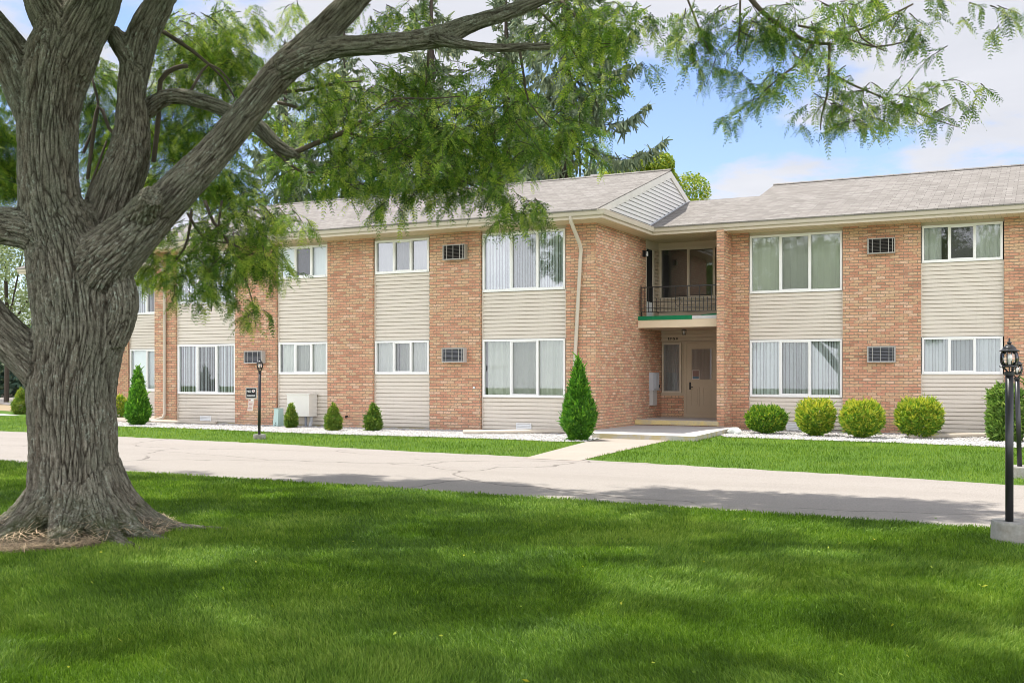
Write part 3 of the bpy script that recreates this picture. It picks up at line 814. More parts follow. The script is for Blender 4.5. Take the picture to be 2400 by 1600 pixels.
# gable wall and rake boards of the near wing
def gclip(z):
    a = 23.95 + (z - 5.30) / SLP; b = 35.0 - (z - 5.30) / SLP
    return a - 23.9, b - 23.9
siding('gable_siding', 'gable_siding', (-9.74, 23.9, 0), (0, 1, 0), 11, 5.44, 7.2, (1, 0, 0), .11, gclip)
ap = zr(29.47, 23.9) - .03
for s in (1, -1):
    mb = MB()
    y0, y1 = (23.86, 29.47) if s == 1 else (35.1, 29.47)
    z0 = ap - SLP * abs(y1 - y0); w = .19
    p = [(-9.73, y0, z0 - w), (-9.69, y0, z0 - w), (-9.69, y1, ap - w), (-9.73, y1, ap - w), (-9.73, y0, z0), (-9.69, y0, z0), (-9.69, y1, ap), (-9.73, y1, ap)]
    if s == 1: p[0] = (-9.73, 24.25, 5.405); p[1] = (-9.69, 24.25, 5.405)
    mb.hexa(p); hpart(mb, 'rake_board', 'rake_board')
mb = MB(); xg = -9.69
mb.face([(-9.72, 27.55, 5.50), (-9.72, 31.25, 6.735), (-9.66, 31.25, 6.73), (-9.66, 27.55, 5.49)]); hpart(mb, 'step_flashing', 'grey_metal')
# far sides and rear walls (plain)
for b in ((-25.0, -10.2, 34.4, 34.6, -.1, 5.5), (-25.0, -24.92, 25.15, 34.4, -.1, 5.3), (-34.0, -33.6, 28.4, 37.4, -.1, 5.6), (7.6, 7.9, 28.7, 37.4, -.1, 5.6),
          (-10.35, 7.6, 37.4, 37.6, -.1, 5.5), (-34, -25, 37.4, 37.6, -.1, 5.5), (-10.41, -10.2, 29.96, 34.4, -.1, 5.3)):
    mb = MB(); mb.box(*b); hpart(mb, 'rear_wall', 'room')
# roof vents
c0 = at(1400, 416, 37.6)
mb = MB(); mb.box(c0.x - .18, c0.x + .22, c0.y - .2, c0.y + .2, 6.0, c0.z + .08); hpart(mb, 'chimney', 'chimney')
mb = MB(); mb.tube([(-11.0, 29.9, 7.0), (-11.0, 29.9, 7.42)], .04, 8); hpart(mb, 'vent_pipe', 'grey_metal')

# downspouts -----------------------------------------------------------------
mb = MB()
mb.tube([(-10.44, 23.96, 5.36), (-10.44, 24.0, 5.22), (-10.47, 24.62, 4.74), (-10.48, 24.73, 4.62), (-10.5, 24.735, 4.4), (-10.57, 24.735, 3.2), (-10.66, 24.735, 1.7), (-10.73, 24.735, .2), (-10.78, 24.62, .08)], .048, 8)
mb.tube([(-10.80, 24.56, .075), (-11.5, 24.15, .07), (-13.0, 23.2, .06)], .055, 8)
hpart(mb, 'downspout', 'gutter', True)
mb = MB()
mb.tube([(-24.38, 23.96, 5.36), (-24.38, 24.05, 5.2), (-24.40, 24.62, 4.76), (-24.42, 24.735, 4.6), (-24.42, 24.735, .28), (-24.46, 24.7, .16), (-24.72, 24.5, .06)], .048, 8)
mb.tube([(-24.74, 24.48, .06), (-22.1, 24.45, .055)], .05, 8)
hpart(mb, 'downspout', 'gutter', True)
mb = MB(); mb.tube([(.75, 28.33, 5.3), (.75, 28.33, .12), (.6, 28.25, .07)], .045, 8); mb.tube([(.5, 28.24, .07), (-.6, 28.05, .068), (-1.6, 27.35, .065), (-2.9, 26.27, .055)], .055, 8)
hpart(mb, 'downspout', 'gutter', True)
# crawl space vents
for x0, x1, y in ((-12.36, -11.93, SL), (-23.10, -22.68, SL), (-6.2, -5.75, SR), (-28.2, -27.75, SR)):
    mb = MB(); yf = y - .04
    mb.box(x0, x0 + .02, yf, y, .03, .235); mb.box(x1 - .02, x1, yf, y, .03, .235); mb.box(x0 + .02, x1 - .02, yf, y, .215, .235); mb.box(x0 + .02, x1 - .02, yf, y, .03, .045)
    for k in range(4):
        z = .05 + k * .041
        mb.hexa([(x0 + .02, yf + .004, z), (x1 - .02, yf + .004, z), (x1 - .02, yf + .02, z + .03), (x0 + .02, yf + .02, z + .03), (x0 + .02, yf + .008, z + .003), (x1 - .02, yf + .008, z + .003), (x1 - .02, yf + .024, z + .034), (x0 + .02, yf + .024, z + .034)])
    mb.box(x0 + .02, x1 - .02, y - .005, y + .01, .045, .215)
    hpart(mb, 'vent_grille', 'vent_white')
mb = MB(); mb.lathe((-13.56, YL - .02, 1.12), [(.03, 0), (.035, .02), (.02, .05)], 10); hpart(mb, 'outlet_cover', 'vent_white')
mb = MB(); mb.tube([(-17.62, YL + .02, .32), (-17.62, YL - .07, .32), (-17.62, YL - .08, .27)], .025, 8); hpart(mb, 'hose_tap', 'dark')

# air conditioners through the wall -------------------------------------------
def air_conditioner(x0, x1, z0, z1, yf, yw, label, dark):
    a = empty('air_conditioner', ((x0 + x1) / 2, yw, z0), label, 'air conditioner', 'air conditioners set through the brick walls')
    mb = MB(); t = .018; yc = yf + .02
    mb.box(x0, x0 + t, yf, yw + .15, z0, z1); mb.box(x1 - t, x1, yf, yw + .15, z0, z1); mb.box(x0 + t, x1 - t, yf, yw + .15, z1 - t, z1); mb.box(x0 + t, x1 - t, yf, yw + .15, z0, z0 + t)
    mb.build('casing', 'ac_case' if dark else 'ac_light', a)
    mb = MB(); mb.box(x0 + t, x1 - t, yc + .03, yc + .05, z0 + t, z1 - t); mb.build('coil', 'dark' if dark else 'ac_dark', a)
    mb = MB(); w = x1 - x0
    for f in (.06, .19, .475, .78, .92):
        x = x0 + w * f; mb.box(x - .006, x + .006, yf + .002, yf + .012, z0 + t, z1 - t)
    mb.box(x0 + t, x1 - t, yf + .003, yf + .011, z0 + t, z0 + t + .008); mb.box(x0 + t, x1 - t, yf + .003, yf + .011, z1 - t - .008, z1 - t)
    mb.build('grille', 'ac_light', a)
    mb = MB(); n = 10
    for k in range(n):
        z = z0 + t + (z1 - z0 - 2 * t) * (k + .5) / n; mb.hexa([(x0 + t, yf + .013, z - .012), (x1 - t, yf + .013, z - .012), (x1 - t, yf + .035, z + .002), (x0 + t, yf + .035, z + .002), (x0 + t, yf + .013, z - .009), (x1 - t, yf + .013, z - .009), (x1 - t, yf + .035, z + .005), (x0 + t, yf + .035, z + .005)])
    mb.build('louvres', 'ac_fin_brown' if dark else 'ac_fin', a)
    return a
air_conditioner(-14.455, -13.79, 1.812, 2.19, 24.62, YL, 'lower air conditioner in the brick pier next to the corner downspout', False)
air_conditioner(-14.435, -13.765, 4.525, 4.93, 24.63, YL, 'upper dark air conditioner in the brick pier next to the corner downspout', True)
air_conditioner(-21.19, -20.53, 1.816, 2.18, 24.62, YL, 'air conditioner above and behind the no parking sign, under the hanging leaves', False)
air_conditioner(-4.127, -3.455, 1.795, 2.20, 28.25, YR, 'lower air conditioner in the wide brick panel just above the round bushes', False)
air_conditioner(-4.13, -3.465, 4.53, 4.925, 28.25, YR, 'upper dark air conditioner in the wide brick panel, under the soffit', True)

# utility boxes ----------------------------------------------------------------
a = empty('utility_cabinet', (-19.1, 24.6, 0), 'large beige utility cabinet raised off the gravel on conduits against the siding', 'utility box')
mb = MB(); mb.box(-19.50, -18.72, 24.5, 24.86, .30, .925); mb.box(-19.53, -18.69, 24.48, 24.87, .925, .945); mb.build('box', 'cabinet', a)
mb = MB(); mb.box(-19.15, -19.08, 24.494, 24.5, .375, .385); mb.build('latch', 'grey_metal', a)
mb = MB(); mb.tube([(-18.93, 24.62, .31), (-18.93, 24.62, 0)], .035, 10); mb.build('conduit', 'pipe_grey', a)
mb = MB(); mb.tube([(-18.80, 24.70, .31), (-18.80, 24.70, .15), (-18.82, 24.66, 0)], .045, 10); mb.build('conduit', 'grey_metal', a)
a = empty('cable_pedestal', (-19.66, 24.3, 0), 'small pale green cable pedestal standing on the gravel beside the beige cabinet', 'utility box')
mb = MB(); mb.hexa([(-19.79, 24.22, 0), (-19.60, 24.22, 0), (-19.60, 24.48, 0), (-19.79, 24.48, 0), (-19.76, 24.25, .51), (-19.61, 24.25, .51), (-19.61, 24.47, .51), (-19.76, 24.47, .51)]); mb.build('housing', 'pedestal_green', a)
mb = MB(); mb.box(-19.775, -19.60, 24.235, 24.48, .51, .53); mb.build('lid', 'pedestal_green', a)
mb = MB(); mb.box(-19.72, -19.67, 24.208, 24.222, .05, .062); mb.lathe((-19.69, 24.222, .10), [(.01, 0), (.01, .02)], 8); mb.build('latch', 'dark', a)
a = empty('meter_box', (XC, 29.0, .6), 'grey electric meter cabinet on the brick wall beside the entry step', 'utility box')
mb = MB(); mb.box(XC, XC + .13, 28.77, 29.27, 1.06, 1.545); mb.box(XC, XC + .16, 28.74, 29.30, 1.045, 1.06)
mb.build('cabinet', 'grey_metal', a)
mb = MB()
for k in range(4): mb.box(XC + .13, XC + .142, 28.82 + k * .11, 28.90 + k * .11, 1.09, 1.52)
mb.build('door', 'grey_metal', a)
mb = MB(); mb.box(XC, XC + .10, 28.80, 29.16, .62, 1.045); mb.build('lower_box', 'ac_light', a)
mb = MB(); mb.box(XC + .13, XC + .16, 29.22, 29.25, 1.12, 1.20); mb.build('latch', 'dark', a)

# ------------------------------------------------------------------ lamp posts
def lamp_post(x, y, base_r, base_h, post_h, px, py, label, k=1.0, lean=0.0):
    a = empty('lamp_post', (x, y, 0), label, 'lamp post', 'black lamp posts on concrete footings')
    mb = MB(); mb.lathe((x, y, -.03), [(base_r * 1.02, 0), (base_r * 1.01, .03 + base_h * .5), (base_r, base_h + .015), (base_r * .985, base_h + .03)], 36)
    mb.build('footing', 'lamp_concrete', a)
    zt = base_h + post_h
    mb = MB(); mb.tube([(px, py, base_h - .01), (px + lean, py, zt)], .034 * k, 14); mb.build('post', 'black_metal', a, True)
    ox, oy = px + lean, py
    L = MB(); L.lathe((ox, oy, zt), [(.040 * k, 0), (.042 * k, .028), (.030 * k, .034)], 14)
    for j in range(8):
        t = 2 * PI * j / 8; c, s = math.cos(t), math.sin(t)
        L.tube([(ox + .018 * c, oy + .018 * s, zt + .032), (ox + .052 * c, oy + .052 * s, zt + .062), (ox + .058 * c, oy + .058 * s, zt + .078)], .0042, 5)
        if j % 2 == 0:
            L.tube([(ox + .05 * c, oy + .05 * s, zt + .066), (ox + .075 * c, oy + .075 * s, zt + .072), (ox + .082 * c, oy + .082 * s, zt + .082)], .004, 5)
    L.lathe((ox, oy, zt + .070), [(.058, 0), (.062, .006), (.060, .016), (.05, .018)], 16)
    for j in range(6):
        t = 2 * PI * j / 6 + .3; c, s = math.cos(t), math.sin(t)
        L.tube([(ox + r * c, oy + r * s, zt + z) for r, z in ((.058, .085), (.071, .115), (.075, .15), (.070, .185), (.060, .21))], .0055, 5)
    L.build('lantern_cage', 'black_metal', a)
    G = MB(); G.lathe((ox, oy, zt), [(.053, .086), (.066, .115), (.070, .15), (.065, .185), (.055, .208)], 18); G.build('lantern_glass', 'lamp_glass', a, True)
    K = MB(); K.lathe((ox, oy, zt + .208), [(.062, 0), (.082, .002), (.083, .008), (.058, .022), (.050, .040), (.046, .044), (.024, .060), (.014, .066), (.020, .076), (.018, .084), (.008, .088), (.007, .118), (.002, .122)], 18)
    K.build('cap', 'black_metal', a)
    B = MB(); B.lathe((ox, oy, zt + .09), [(.012, 0), (.013, .03), (.022, .05), (.024, .075), (.015, .095), (.004, .10)], 12); B.build('bulb', 'bulb', a, True)
    return a
lamp_post(-.20, 10.50, .27, .18, 1.29, -.318, 10.44, 'tallest black lamp post, on a wide round concrete footing in the near lawn')
lamp_post(-.30, 17.1, .26, .16, 1.25, -.385, 17.06, 'black lamp post across the drive, half hidden behind the tallest lamp post', 1.0, -.035)
lamp_post(-16.25, 19.42, .14, .11, 1.43, -16.26, 19.42, 'black lamp post carrying the no parking sign beside the drive', .95, .02)

# no parking sign and the paper hanging below it
sx, sy = -16.27, 19.40
rv = Vector((CY, SY, 0)); nv = Vector((SY, -CY, 0))   # faces the drive
sign = empty('parking_sign', (sx, sy, 1.0), 'black and white no parking sign fixed to the side of a lamp post', 'sign')
def card(mb, cx, cz, w, h, off, th, m=0, skew=0.0, c0=None):
    c0 = c0 or Vector((sx, sy, 0))
    def P(a, b, o): return tuple(c0 + rv * (cx + a + skew * b) + nv * (off + o) + Vector((0, 0, cz + b)))
    w2, h2 = w / 2, h / 2
    mb.hexa([P(-w2, -h2, 0), P(w2, -h2, 0), P(w2, -h2, th), P(-w2, -h2, th), P(-w2, h2, 0), P(w2, h2, 0), P(w2, h2, th), P(-w2, h2, th)], m)
mb = MB(); card(mb, -.155, 1.06, .255, .26, .03, .006); mb.build('frame', 'ac_light', sign)
mb = MB(); card(mb, -.155, 1.06, .215, .215, .0365, .004); mb.build('panel', 'sign_black', sign)
def on_sign(cx, cz, off): return Vector((sx, sy, 0)) + rv * cx + nv * off + Vector((0, 0, cz))
text_mesh('lettering', 'NO', .066, on_sign(-.205, 1.08, .042), rv, (0, 0, 1), .001, 'sign_white', sign, bold=.0012)
text_mesh('lettering', 'PARKING', .044, on_sign(-.155, .985, .042), rv, (0, 0, 1), .001, 'sign_white', sign, bold=.0012)
mb = MB()
ring = []
for k in range(20):
    t0, t1 = 2 * PI * k / 20, 2 * PI * (k + 1) / 20
    for r0, r1 in ((.0, .036),):
        mb.face([on_sign(-.103, 1.108, .0412), on_sign(-.103 + r1 * math.cos(t0), 1.108 + r1 * math.sin(t0), .0412), on_sign(-.103 + r1 * math.cos(t1), 1.108 + r1 * math.sin(t1), .0412)])
mb.build('symbol_disc', 'sign_white', sign)
text_mesh('symbol_letter', 'P', .06, on_sign(-.103, 1.087, .043), rv, (0, 0, 1), .0005, 'sign_black', sign, bold=.002)
mb = MB()
d1 = (rv + Vector((0, 0, -1))).normalized(); d2 = (rv + Vector((0, 0, 1))).normalized() * .004; c0 = on_sign(-.103, 1.108, .0445)
mb.face([c0 - d1 * .034 - d2, c0 + d1 * .034 - d2, c0 + d1 * .034 + d2, c0 - d1 * .034 + d2]); mb.build('symbol_bar', 'sign_red', sign)
pap = empty('paper_notice', (sx, sy, .7), 'small pinkish paper notice hanging crooked under the no parking sign', 'notice')
mb = MB(); card(mb, -.165, .79, .125, .28, .028, .002, 0, .14); mb.build('sheet', 'paper', pap)
mb = MB(); card(mb, -.165, .90, .10, .035, .0305, .001, 0, .14)
mb.build('heading', 'sign_white', pap)
mb = MB(); card(mb, -.185, .90, .035, .035, .0318, .001, 0, .14)
for k in range(6): card(mb, -.165 - .004 * k, .84 - k * .031, .085 if k != 3 else .06, .010, .0305, .001, 0, .14)
mb.build('print', 'paper_print', pap)

# rock by the porch
def rock(x, y, s, label):
    n = 14; mb = MB(); rr = random.Random(4); rows = []
    for i in range(7):
        ph = PI * i / 6; row = []
        for j in range(n):
            t = 2 * PI * j / n
            k = 1 + .18 * math.sin(3 * t + i) + .12 * (rr.random() - .5)
            row.append((x + s * k * math.sin(ph) * math.cos(t), y + s * .8 * k * math.sin(ph) * math.sin(t), .03 + s * .62 * (math.cos(ph) * .9 + .35) * (1 + .1 * math.sin(2 * t))))
        rows.append(row)
    for a, b in zip(rows, rows[1:]):
        for j in range(n): mb.face([b[j], b[(j + 1) % n], a[(j + 1) % n], a[j]])
    o = mb.build('rock', 'stone'); tag(o, label, 'rock')
rock(-7.02, 26.35, .17, 'pale greenish rock lying on the gravel at the corner of the porch slab')

# ------------------------------------------------------------------ foliage builders
def leaf_quads(P, out, l, w, rng, spread=.7):
    """one small pointed quad per point, facing roughly along out"""
    n = len(P)
    nrm = unit(out + spread * rng.normal(size=(n, 3)))
    ax = unit(np.cross(nrm, rng.normal(size=(n, 3))))
    bx = np.cross(nrm, ax)
    l = np.broadcast_to(l, (n,))[:, None] * (.7 + .6 * rng.random((n, 1))); w = np.broadcast_to(w, (n,))[:, None] * (.7 + .6 * rng.random((n, 1)))
    return np.stack([P - ax * l * .5, P + bx * w * .5, P + ax * l * .5, P - bx * w * .5], 1)

def spray_quads(P, dirv, l, w, rng):
    """upright sprays: narrow quads pointing along dirv"""
    n = len(P); d = unit(dirv + .35 * rng.normal(size=(n, 3)))
    s = unit(np.cross(d, rng.normal(size=(n, 3))))
    l = np.broadcast_to(l, (n,))[:, None] * (.6 + .8 * rng.random((n, 1))); w = np.broadcast_to(w, (n,))[:, None] * (.7 + .6 * rng.random((n, 1)))
    return np.stack([P - s * w * .5, P + s * w * .5, P + d * l + s * w * .2, P + d * l - s * w * .2], 1)

def shrub(name, x, y, h, prof, n, l, w, mat, label, cat, group=None, seed=1, lump=.16, lf=3.0, up=.6, tbase=.35, tip=.3, stem=True, ax=1.0, parent=None, off=(0, 0)):
    """prof(t) -> radius at relative height t; foliage sprays through the outer shell, on a few stems"""
    rng = np.random.default_rng(seed)
    a = parent or empty(name, (x, y, 0), label, cat, group)
    T = np.linspace(0, 1, 60); R = np.array([prof(t) for t in T]); cdf = np.cumsum(R + .02); cdf /= cdf[-1]
    t = np.interp(rng.random(n), cdf, T); ang = rng.random(n) * 2 * PI
    r = np.interp(t, T, R)
    dirs = np.stack([np.cos(ang), np.sin(ang), t * 2], 1)
    lumpn = 1 + lump * 2 * (fbm(np.stack([np.cos(ang) * lf, np.sin(ang) * lf, t * lf * 2], 1) + seed * 7.3, 3, seed) - .5) * 2
    depth = 1 - .45 * rng.random(n) ** 2.2
    rr = r * lumpn * depth
    P = np.stack([x + off[0] + rr * np.cos(ang) * ax, y + off[1] + rr * np.sin(ang), .02 + t * h * (1 + .05 * (lumpn - 1) / max(lump, .01))], 1)
    slope = np.interp(t, T, np.gradient(R, T)) / h
    out = unit(np.stack([np.cos(ang), np.sin(ang), np.clip(-slope, -1, 3)], 1))
    Q = spray_quads(P, unit(out + np.array([0, 0, up])), l * (1 + 1.3 * (rng.random(n) < .05) * rng.random(n)), w, rng)
    Q2 = leaf_quads(P, out, l * .9, w * 1.3, rng, .8)
    Q = np.concatenate([Q, Q2])
    tint = tbase + .28 * rng.normal(size=len(Q)) + tip * (np.concatenate([t, t]) - .45) + .55 * (fbm(np.concatenate([P, P]) * 9 / max(h, .6), 2, seed) - .5)
    quads('foliage', Q, tint, mat, a)
    if stem:
        rs = random.Random(seed)
        for k in range(3 if name in ('round_bush', 'hedge_shrub') else 1):
            q = rs.random() * 6.28; rb = prof(.35) * .4
            mb = MB(); mb.tube([(x + off[0] + .03 * math.cos(q), y + off[1] + .03 * math.sin(q), -.02), (x + off[0] + rb * math.cos(q), y + off[1] + rb * math.sin(q), h * .35)], [.022, .01], 6)
            mb.build('stem', 'wood_dark', a)
    return a

cone = lambda R, lo=.22, p=1.0: (lambda t: R * (min(1, (t + .06) / lo) ** .6) * max(0.0, 1 - max(0, t - lo) / (1 - lo)) ** p if t < 1 else .01)
globe = lambda R: (lambda t: R * math.sqrt(max(0, 1 - ((t - .54) / .54) ** 2)) * (1 if t > .12 else .55 + t * 3.7))
tall = lambda R: (lambda t: R * min(1, .78 + t * 1.0) * min(1, (1.02 - t) * 7) ** .5)

shrub('arborvitae', -9.49, 22.25, 1.83, cone(.375, .27, .85), 4600, .075, .035, 'arborvitae_leaf', 'tall bright green cone shaped arborvitae at the brick corner beside the walkway', 'shrub', 'conical evergreens along the walls', 3, .13, 3, .9, .36, .1)
tw = shrub('arborvitae', -24.05, 23.3, 1.28, cone(.35, .28, .75), 3200, .08, .04, 'arborvitae_leaf', 'double pointed green arborvitae beside the downspout nearest the big tree trunk', 'shrub', 'conical evergreens along the walls', 5, .13, 3, .9, .38, .15)
shrub('arborvitae', -24.05, 23.3, 1.68, cone(.22, .45, .6), 1800, .08, .04, 'arborvitae_leaf', None, None, None, 6, .13, 3, .9, .34, .1, True, 1.0, tw, (-.20, .2))
def lumpy(R):
    return lambda t: R * (min(1, (t + .08) / .25) ** .7) * max(0, 1 - max(0, t - .22) / .78) ** .72 * (1 + .13 * math.sin(t * 17 + .6)) if t < 1 else .01
shrub('dwarf_spruce', -18.83, 23.84, .66, lumpy(.19), 1900, .05, .028, 'alberta_leaf', 'narrow dwarf spruce with brown tips in front of the beige utility cabinet', 'shrub', 'dwarf spruces on the left gravel', 11, .25, 3.5, .5, .40, .25, ax=.85)
shrub('dwarf_spruce', -16.89, 23.14, .70, lumpy(.235), 2200, .05, .028, 'alberta_leaf', 'dwarf spruce with rusty base in front of the brick pier next to the utility cabinet', 'shrub', 'dwarf spruces on the left gravel', 12, .2, 3.2, .5, .40, .25)
shrub('dwarf_spruce', -15.87, 23.5, .72, lumpy(.225), 2200, .05, .028, 'alberta_leaf', 'dark green stepped dwarf spruce where brick meets siding, between two small windows', 'shrub', 'dwarf spruces on the left gravel', 13, .25, 3.4, .5, .25, .1)
shrub('dwarf_spruce', -34.8, 27.9, .95, lumpy(.33), 1600, .07, .04, 'alberta_leaf', 'yellowish conical spruce on the far lawn under the low limb of the big tree', 'shrub', None, 14, .2, 3, .5, .55, .3)
shrub('yellow_shrub', -27.9, 26.1, .78, globe(.30), 1200, .07, .035, 'golden_leaf', 'small yellow green shrub peeking out from behind the big trunk near the double arborvitae', 'shrub', None, 15, .2, 3, .5, .5, .3)
shrub('round_bush', -6.33, 26.78, .66, globe(.49), 4200, .065, .03, 'golden_leaf', 'low wide green round bush nearest the entry pier', 'bush', 'round bushes in the right gravel bed', 21, .10, 3, .8, .26, .2)
shrub('round_bush', -5.04, 26.34, .84, globe(.44), 4200, .07, .03, 'golden_leaf', 'yellow green round bush in front of the white crawl space vent', 'bush', 'round bushes in the right gravel bed', 22, .10, 3, .8, .55, .5)
shrub('round_bush', -3.91, 25.97, .83, globe(.465), 4600, .07, .03, 'golden_leaf', 'yellow green round bush below the air conditioners, in front of the wide brick panel', 'bush', 'round bushes in the right gravel bed', 23, .10, 3, .8, .55, .45)
shrub('round_bush', -2.71, 26.5, .90, globe(.505), 4800, .07, .03, 'golden_leaf', 'biggest yellow green round bush, where the wide brick panel meets siding, nearest the clipped shrub', 'bush', 'round bushes in the right gravel bed', 24, .10, 3, .8, .50, .45)
hd = shrub('hedge_shrub', -.88, 26.15, 1.22, tall(.34), 3800, .085, .045, 'hedge_leaf', 'tall clipped green shrub behind the two lamp posts against the house', 'shrub', None, 31, .16, 3, .6, .45, .1)
shrub('hedge_shrub', -.10, 26.3, 1.40, tall(.50), 4200, .085, .045, 'hedge_leaf', None, None, None, 32, .16, 3, .6, .45, .1, True, 1.0, hd, (.2, .0))

# ------------------------------------------------------------------ trees beyond the house
def spruce(x, y, H, R, label, seed, z0=3.0, den=1.0):
    rng = np.random.default_rng(seed); rs = random.Random(seed)
    a = empty('spruce_tree', (x, y, 0), label, 'tree', 'spruces behind the building')
    mb = MB(); mb.tube([(x, y, 0), (x + .1, y, H * .5), (x, y, H)], [R * .075, R * .05, .03], 8)
    Q = []; T = []; br = mb
    nb = int(H * 7.5 * den)
    for k in range(nb):
        t = (k + rs.random()) / nb; z = z0 + (H - z0) * t
        L = R * (1 - t) ** .8 * (.65 + .5 * rs.random()) + .25
        az = rs.random() * 2 * PI; dx, dy = math.cos(az), math.sin(az)
        n = 9
        s = np.linspace(0, 1, n)
        zz = z - L * (.30 * np.sin(s * PI * .75) - .16 * s ** 3) - .15 * L * s
        pts = np.stack([x + dx * L * s, y + dy * L * s, zz], 1)
        br.tube([tuple(p) for p in pts[::2]], [.05 * (1 - t) + .012, .03, .02, .012, .006], 4, 0, False)
        m = int(34 * L ** 1.15 + 8)
        q = np.sqrt(rng.random(m)) * .97 + .03
        base = np.stack([np.interp(q, s, pts[:, i]) for i in range(3)], 1)
        lat = (rng.random(m) - .5) * .5 * L * (1.15 - q)
        base = base + np.stack([-dy * lat, dx * lat, -.25 * np.abs(lat)], 1)
        # hanging sprays
        ln = (.22 + .40 * rng.random(m)) * (.5 + .7 * (1 - q)) * min(1.25, .5 + L * .25)
        dd = unit(np.stack([dx * .45 + .25 * rng.normal(size=m), dy * .45 + .25 * rng.normal(size=m), -1.0 - .2 * rng.random(m)], 1))
        Q.append(spray_quads(base, dd, ln, .11, rng)); T.append(.42 + .2 * rng.normal(size=m))
        # twigs along the top of the branch
        m2 = m // 2
        q2 = rng.random(m2); b2 = np.stack([np.interp(q2, s, pts[:, i]) for i in range(3)], 1)
        d2 = unit(np.stack([dx + .8 * rng.normal(size=m2), dy + .8 * rng.normal(size=m2), .1 + .3 * rng.normal(size=m2)], 1))
        Q.append(spray_quads(b2, d2, .34, .09, rng)); T.append(.35 + .2 * rng.normal(size=m2))
    br.build('trunk', 'wood_dark', a)
    quads('crown', np.concatenate(Q), np.concatenate(T) + .1 * (rng.random() - .5), 'spruce_needle', a)
    return a
def place(u, d): p = at(u, 879, d); return p.x, p.y
a_den = lambda s: .8 if s == 41 else .85
for u, d, H, R, lab, sd in ((1322, 47, 23.0, 6.8, 'spruce whose drooping limbs reach into open blue sky beside the gable peak', 41),
                            (1185, 53, 22, 4.6, 'tallest spruce behind the roof ridge, next to the one beside the gable', 42),
                            (1010, 50, 21, 4.8, 'spruce behind the middle of the gabled roof, seen through locust leaves', 43),
                            (806, 56, 20, 4.8, 'spruce with bare lower trunk showing above the gabled roof', 44),
                            (668, 56, 19, 4.6, 'pale spruce farthest from the gable, where locust leaves cover the roof end', 45)):
    x, y = place(u, d); spruce(x, y, H, R, lab, sd, 3.0, a_den(sd))

def broadleaf(name, x, y, H, R, zc, n, leaf, mat, label, seed, squash=1.0, group=None, tb=.5):
    rng = np.random.default_rng(seed); rs = random.Random(seed)
    a = empty(name, (x, y, 0), label, 'tree', group)
    mb = MB(); mb.tube([(x, y, 0), (x + .1, y, zc * .6), (x - .05, y, zc)], [R * (.03 if name == 'birch_tree' else .07), R * (.025 if name == 'birch_tree' else .055), R * .02], 8)
    cl = []
    for k in range(26):
        d = unit(rng.normal(size=3)); r = R * (.35 + .6 * rs.random())
        cl.append((np.array([x, y, zc]) + d * r * np.array([1, 1, squash]), R * (.20 + .18 * rs.random())))
        if k < 12: mb.tube([(x, y, zc * .55 + .3 * rs.random()), tuple(cl[-1][0])], [R * .015, R * .005], 5)
    mb.build('trunk', 'wood_dark', a)
    P = []; O = []
    for c, r in cl:
        m = n // len(cl); d = unit(rng.normal(size=(m, 3))); rad = r * (.55 + .5 * rng.random((m, 1)) ** .5)
        P.append(c + d * rad); O.append(d + np.array([0, 0, .5]))
    P = np.concatenate(P); O = np.concatenate(O)
    quads('crown', leaf_quads(P, unit(O), leaf, leaf * .7, rng, .6), tb + .25 * rng.normal(size=len(P)), mat, a)
x, y = place(1522, 62); broadleaf('maple_tree', x, y, 15, 3.0, 12.0, 60000, .15, 'yellow_leaf', 'yellow green broadleaf tree rising just behind the gable peak', 51, .85)
x, y = place(1425, 66); broadleaf('maple_tree', x, y, 15, 2.4, 12.4, 8000, .17, 'yellow_leaf', 'yellowing broadleaf tree half hidden by the spruce beside the gable', 52, .8)
x, y = place(15, 58); broadleaf('birch_tree', x, y, 9, 4.6, 6.6, 9000, .16, 'pale_leaf', 'pale wispy tree far behind, between the limb and the low limb of the big tree', 53, .8)
x, y = place(-120, 62); broadleaf('birch_tree', x, y, 10, 5.0, 7.0, 7000, .18, 'pale_leaf', 'pale wispy tree partly behind the low limb of the big tree, at the picture edge', 54, .8)
# far wood: one dark mass at the end of the drive
rng = np.random.default_rng(55); n = 26000
u = rng.uniform(-420, 330, n); d = rng.uniform(70, 86, n)
base = np.stack([-SY * d + (u - CX) / F * d * CY, CY * d + (u - CX) / F * d * SY], 1)
top = 3.4 + 3.0 * fbm(np.stack([u / 90.0, d * .1, d * 0], 1), 3, 9)
z = top * rng.random(n) ** .8
P = np.stack([base[:, 0], base[:, 1], z], 1)
o = quads('far_trees', leaf_quads(P, unit(rng.normal(size=(n, 3)) + np.array([0, -.6, .5])), .42, .28, rng, .5), .4 + .28 * rng.normal(size=n), 'dark_leaf'); tag(o, kind='stuff')

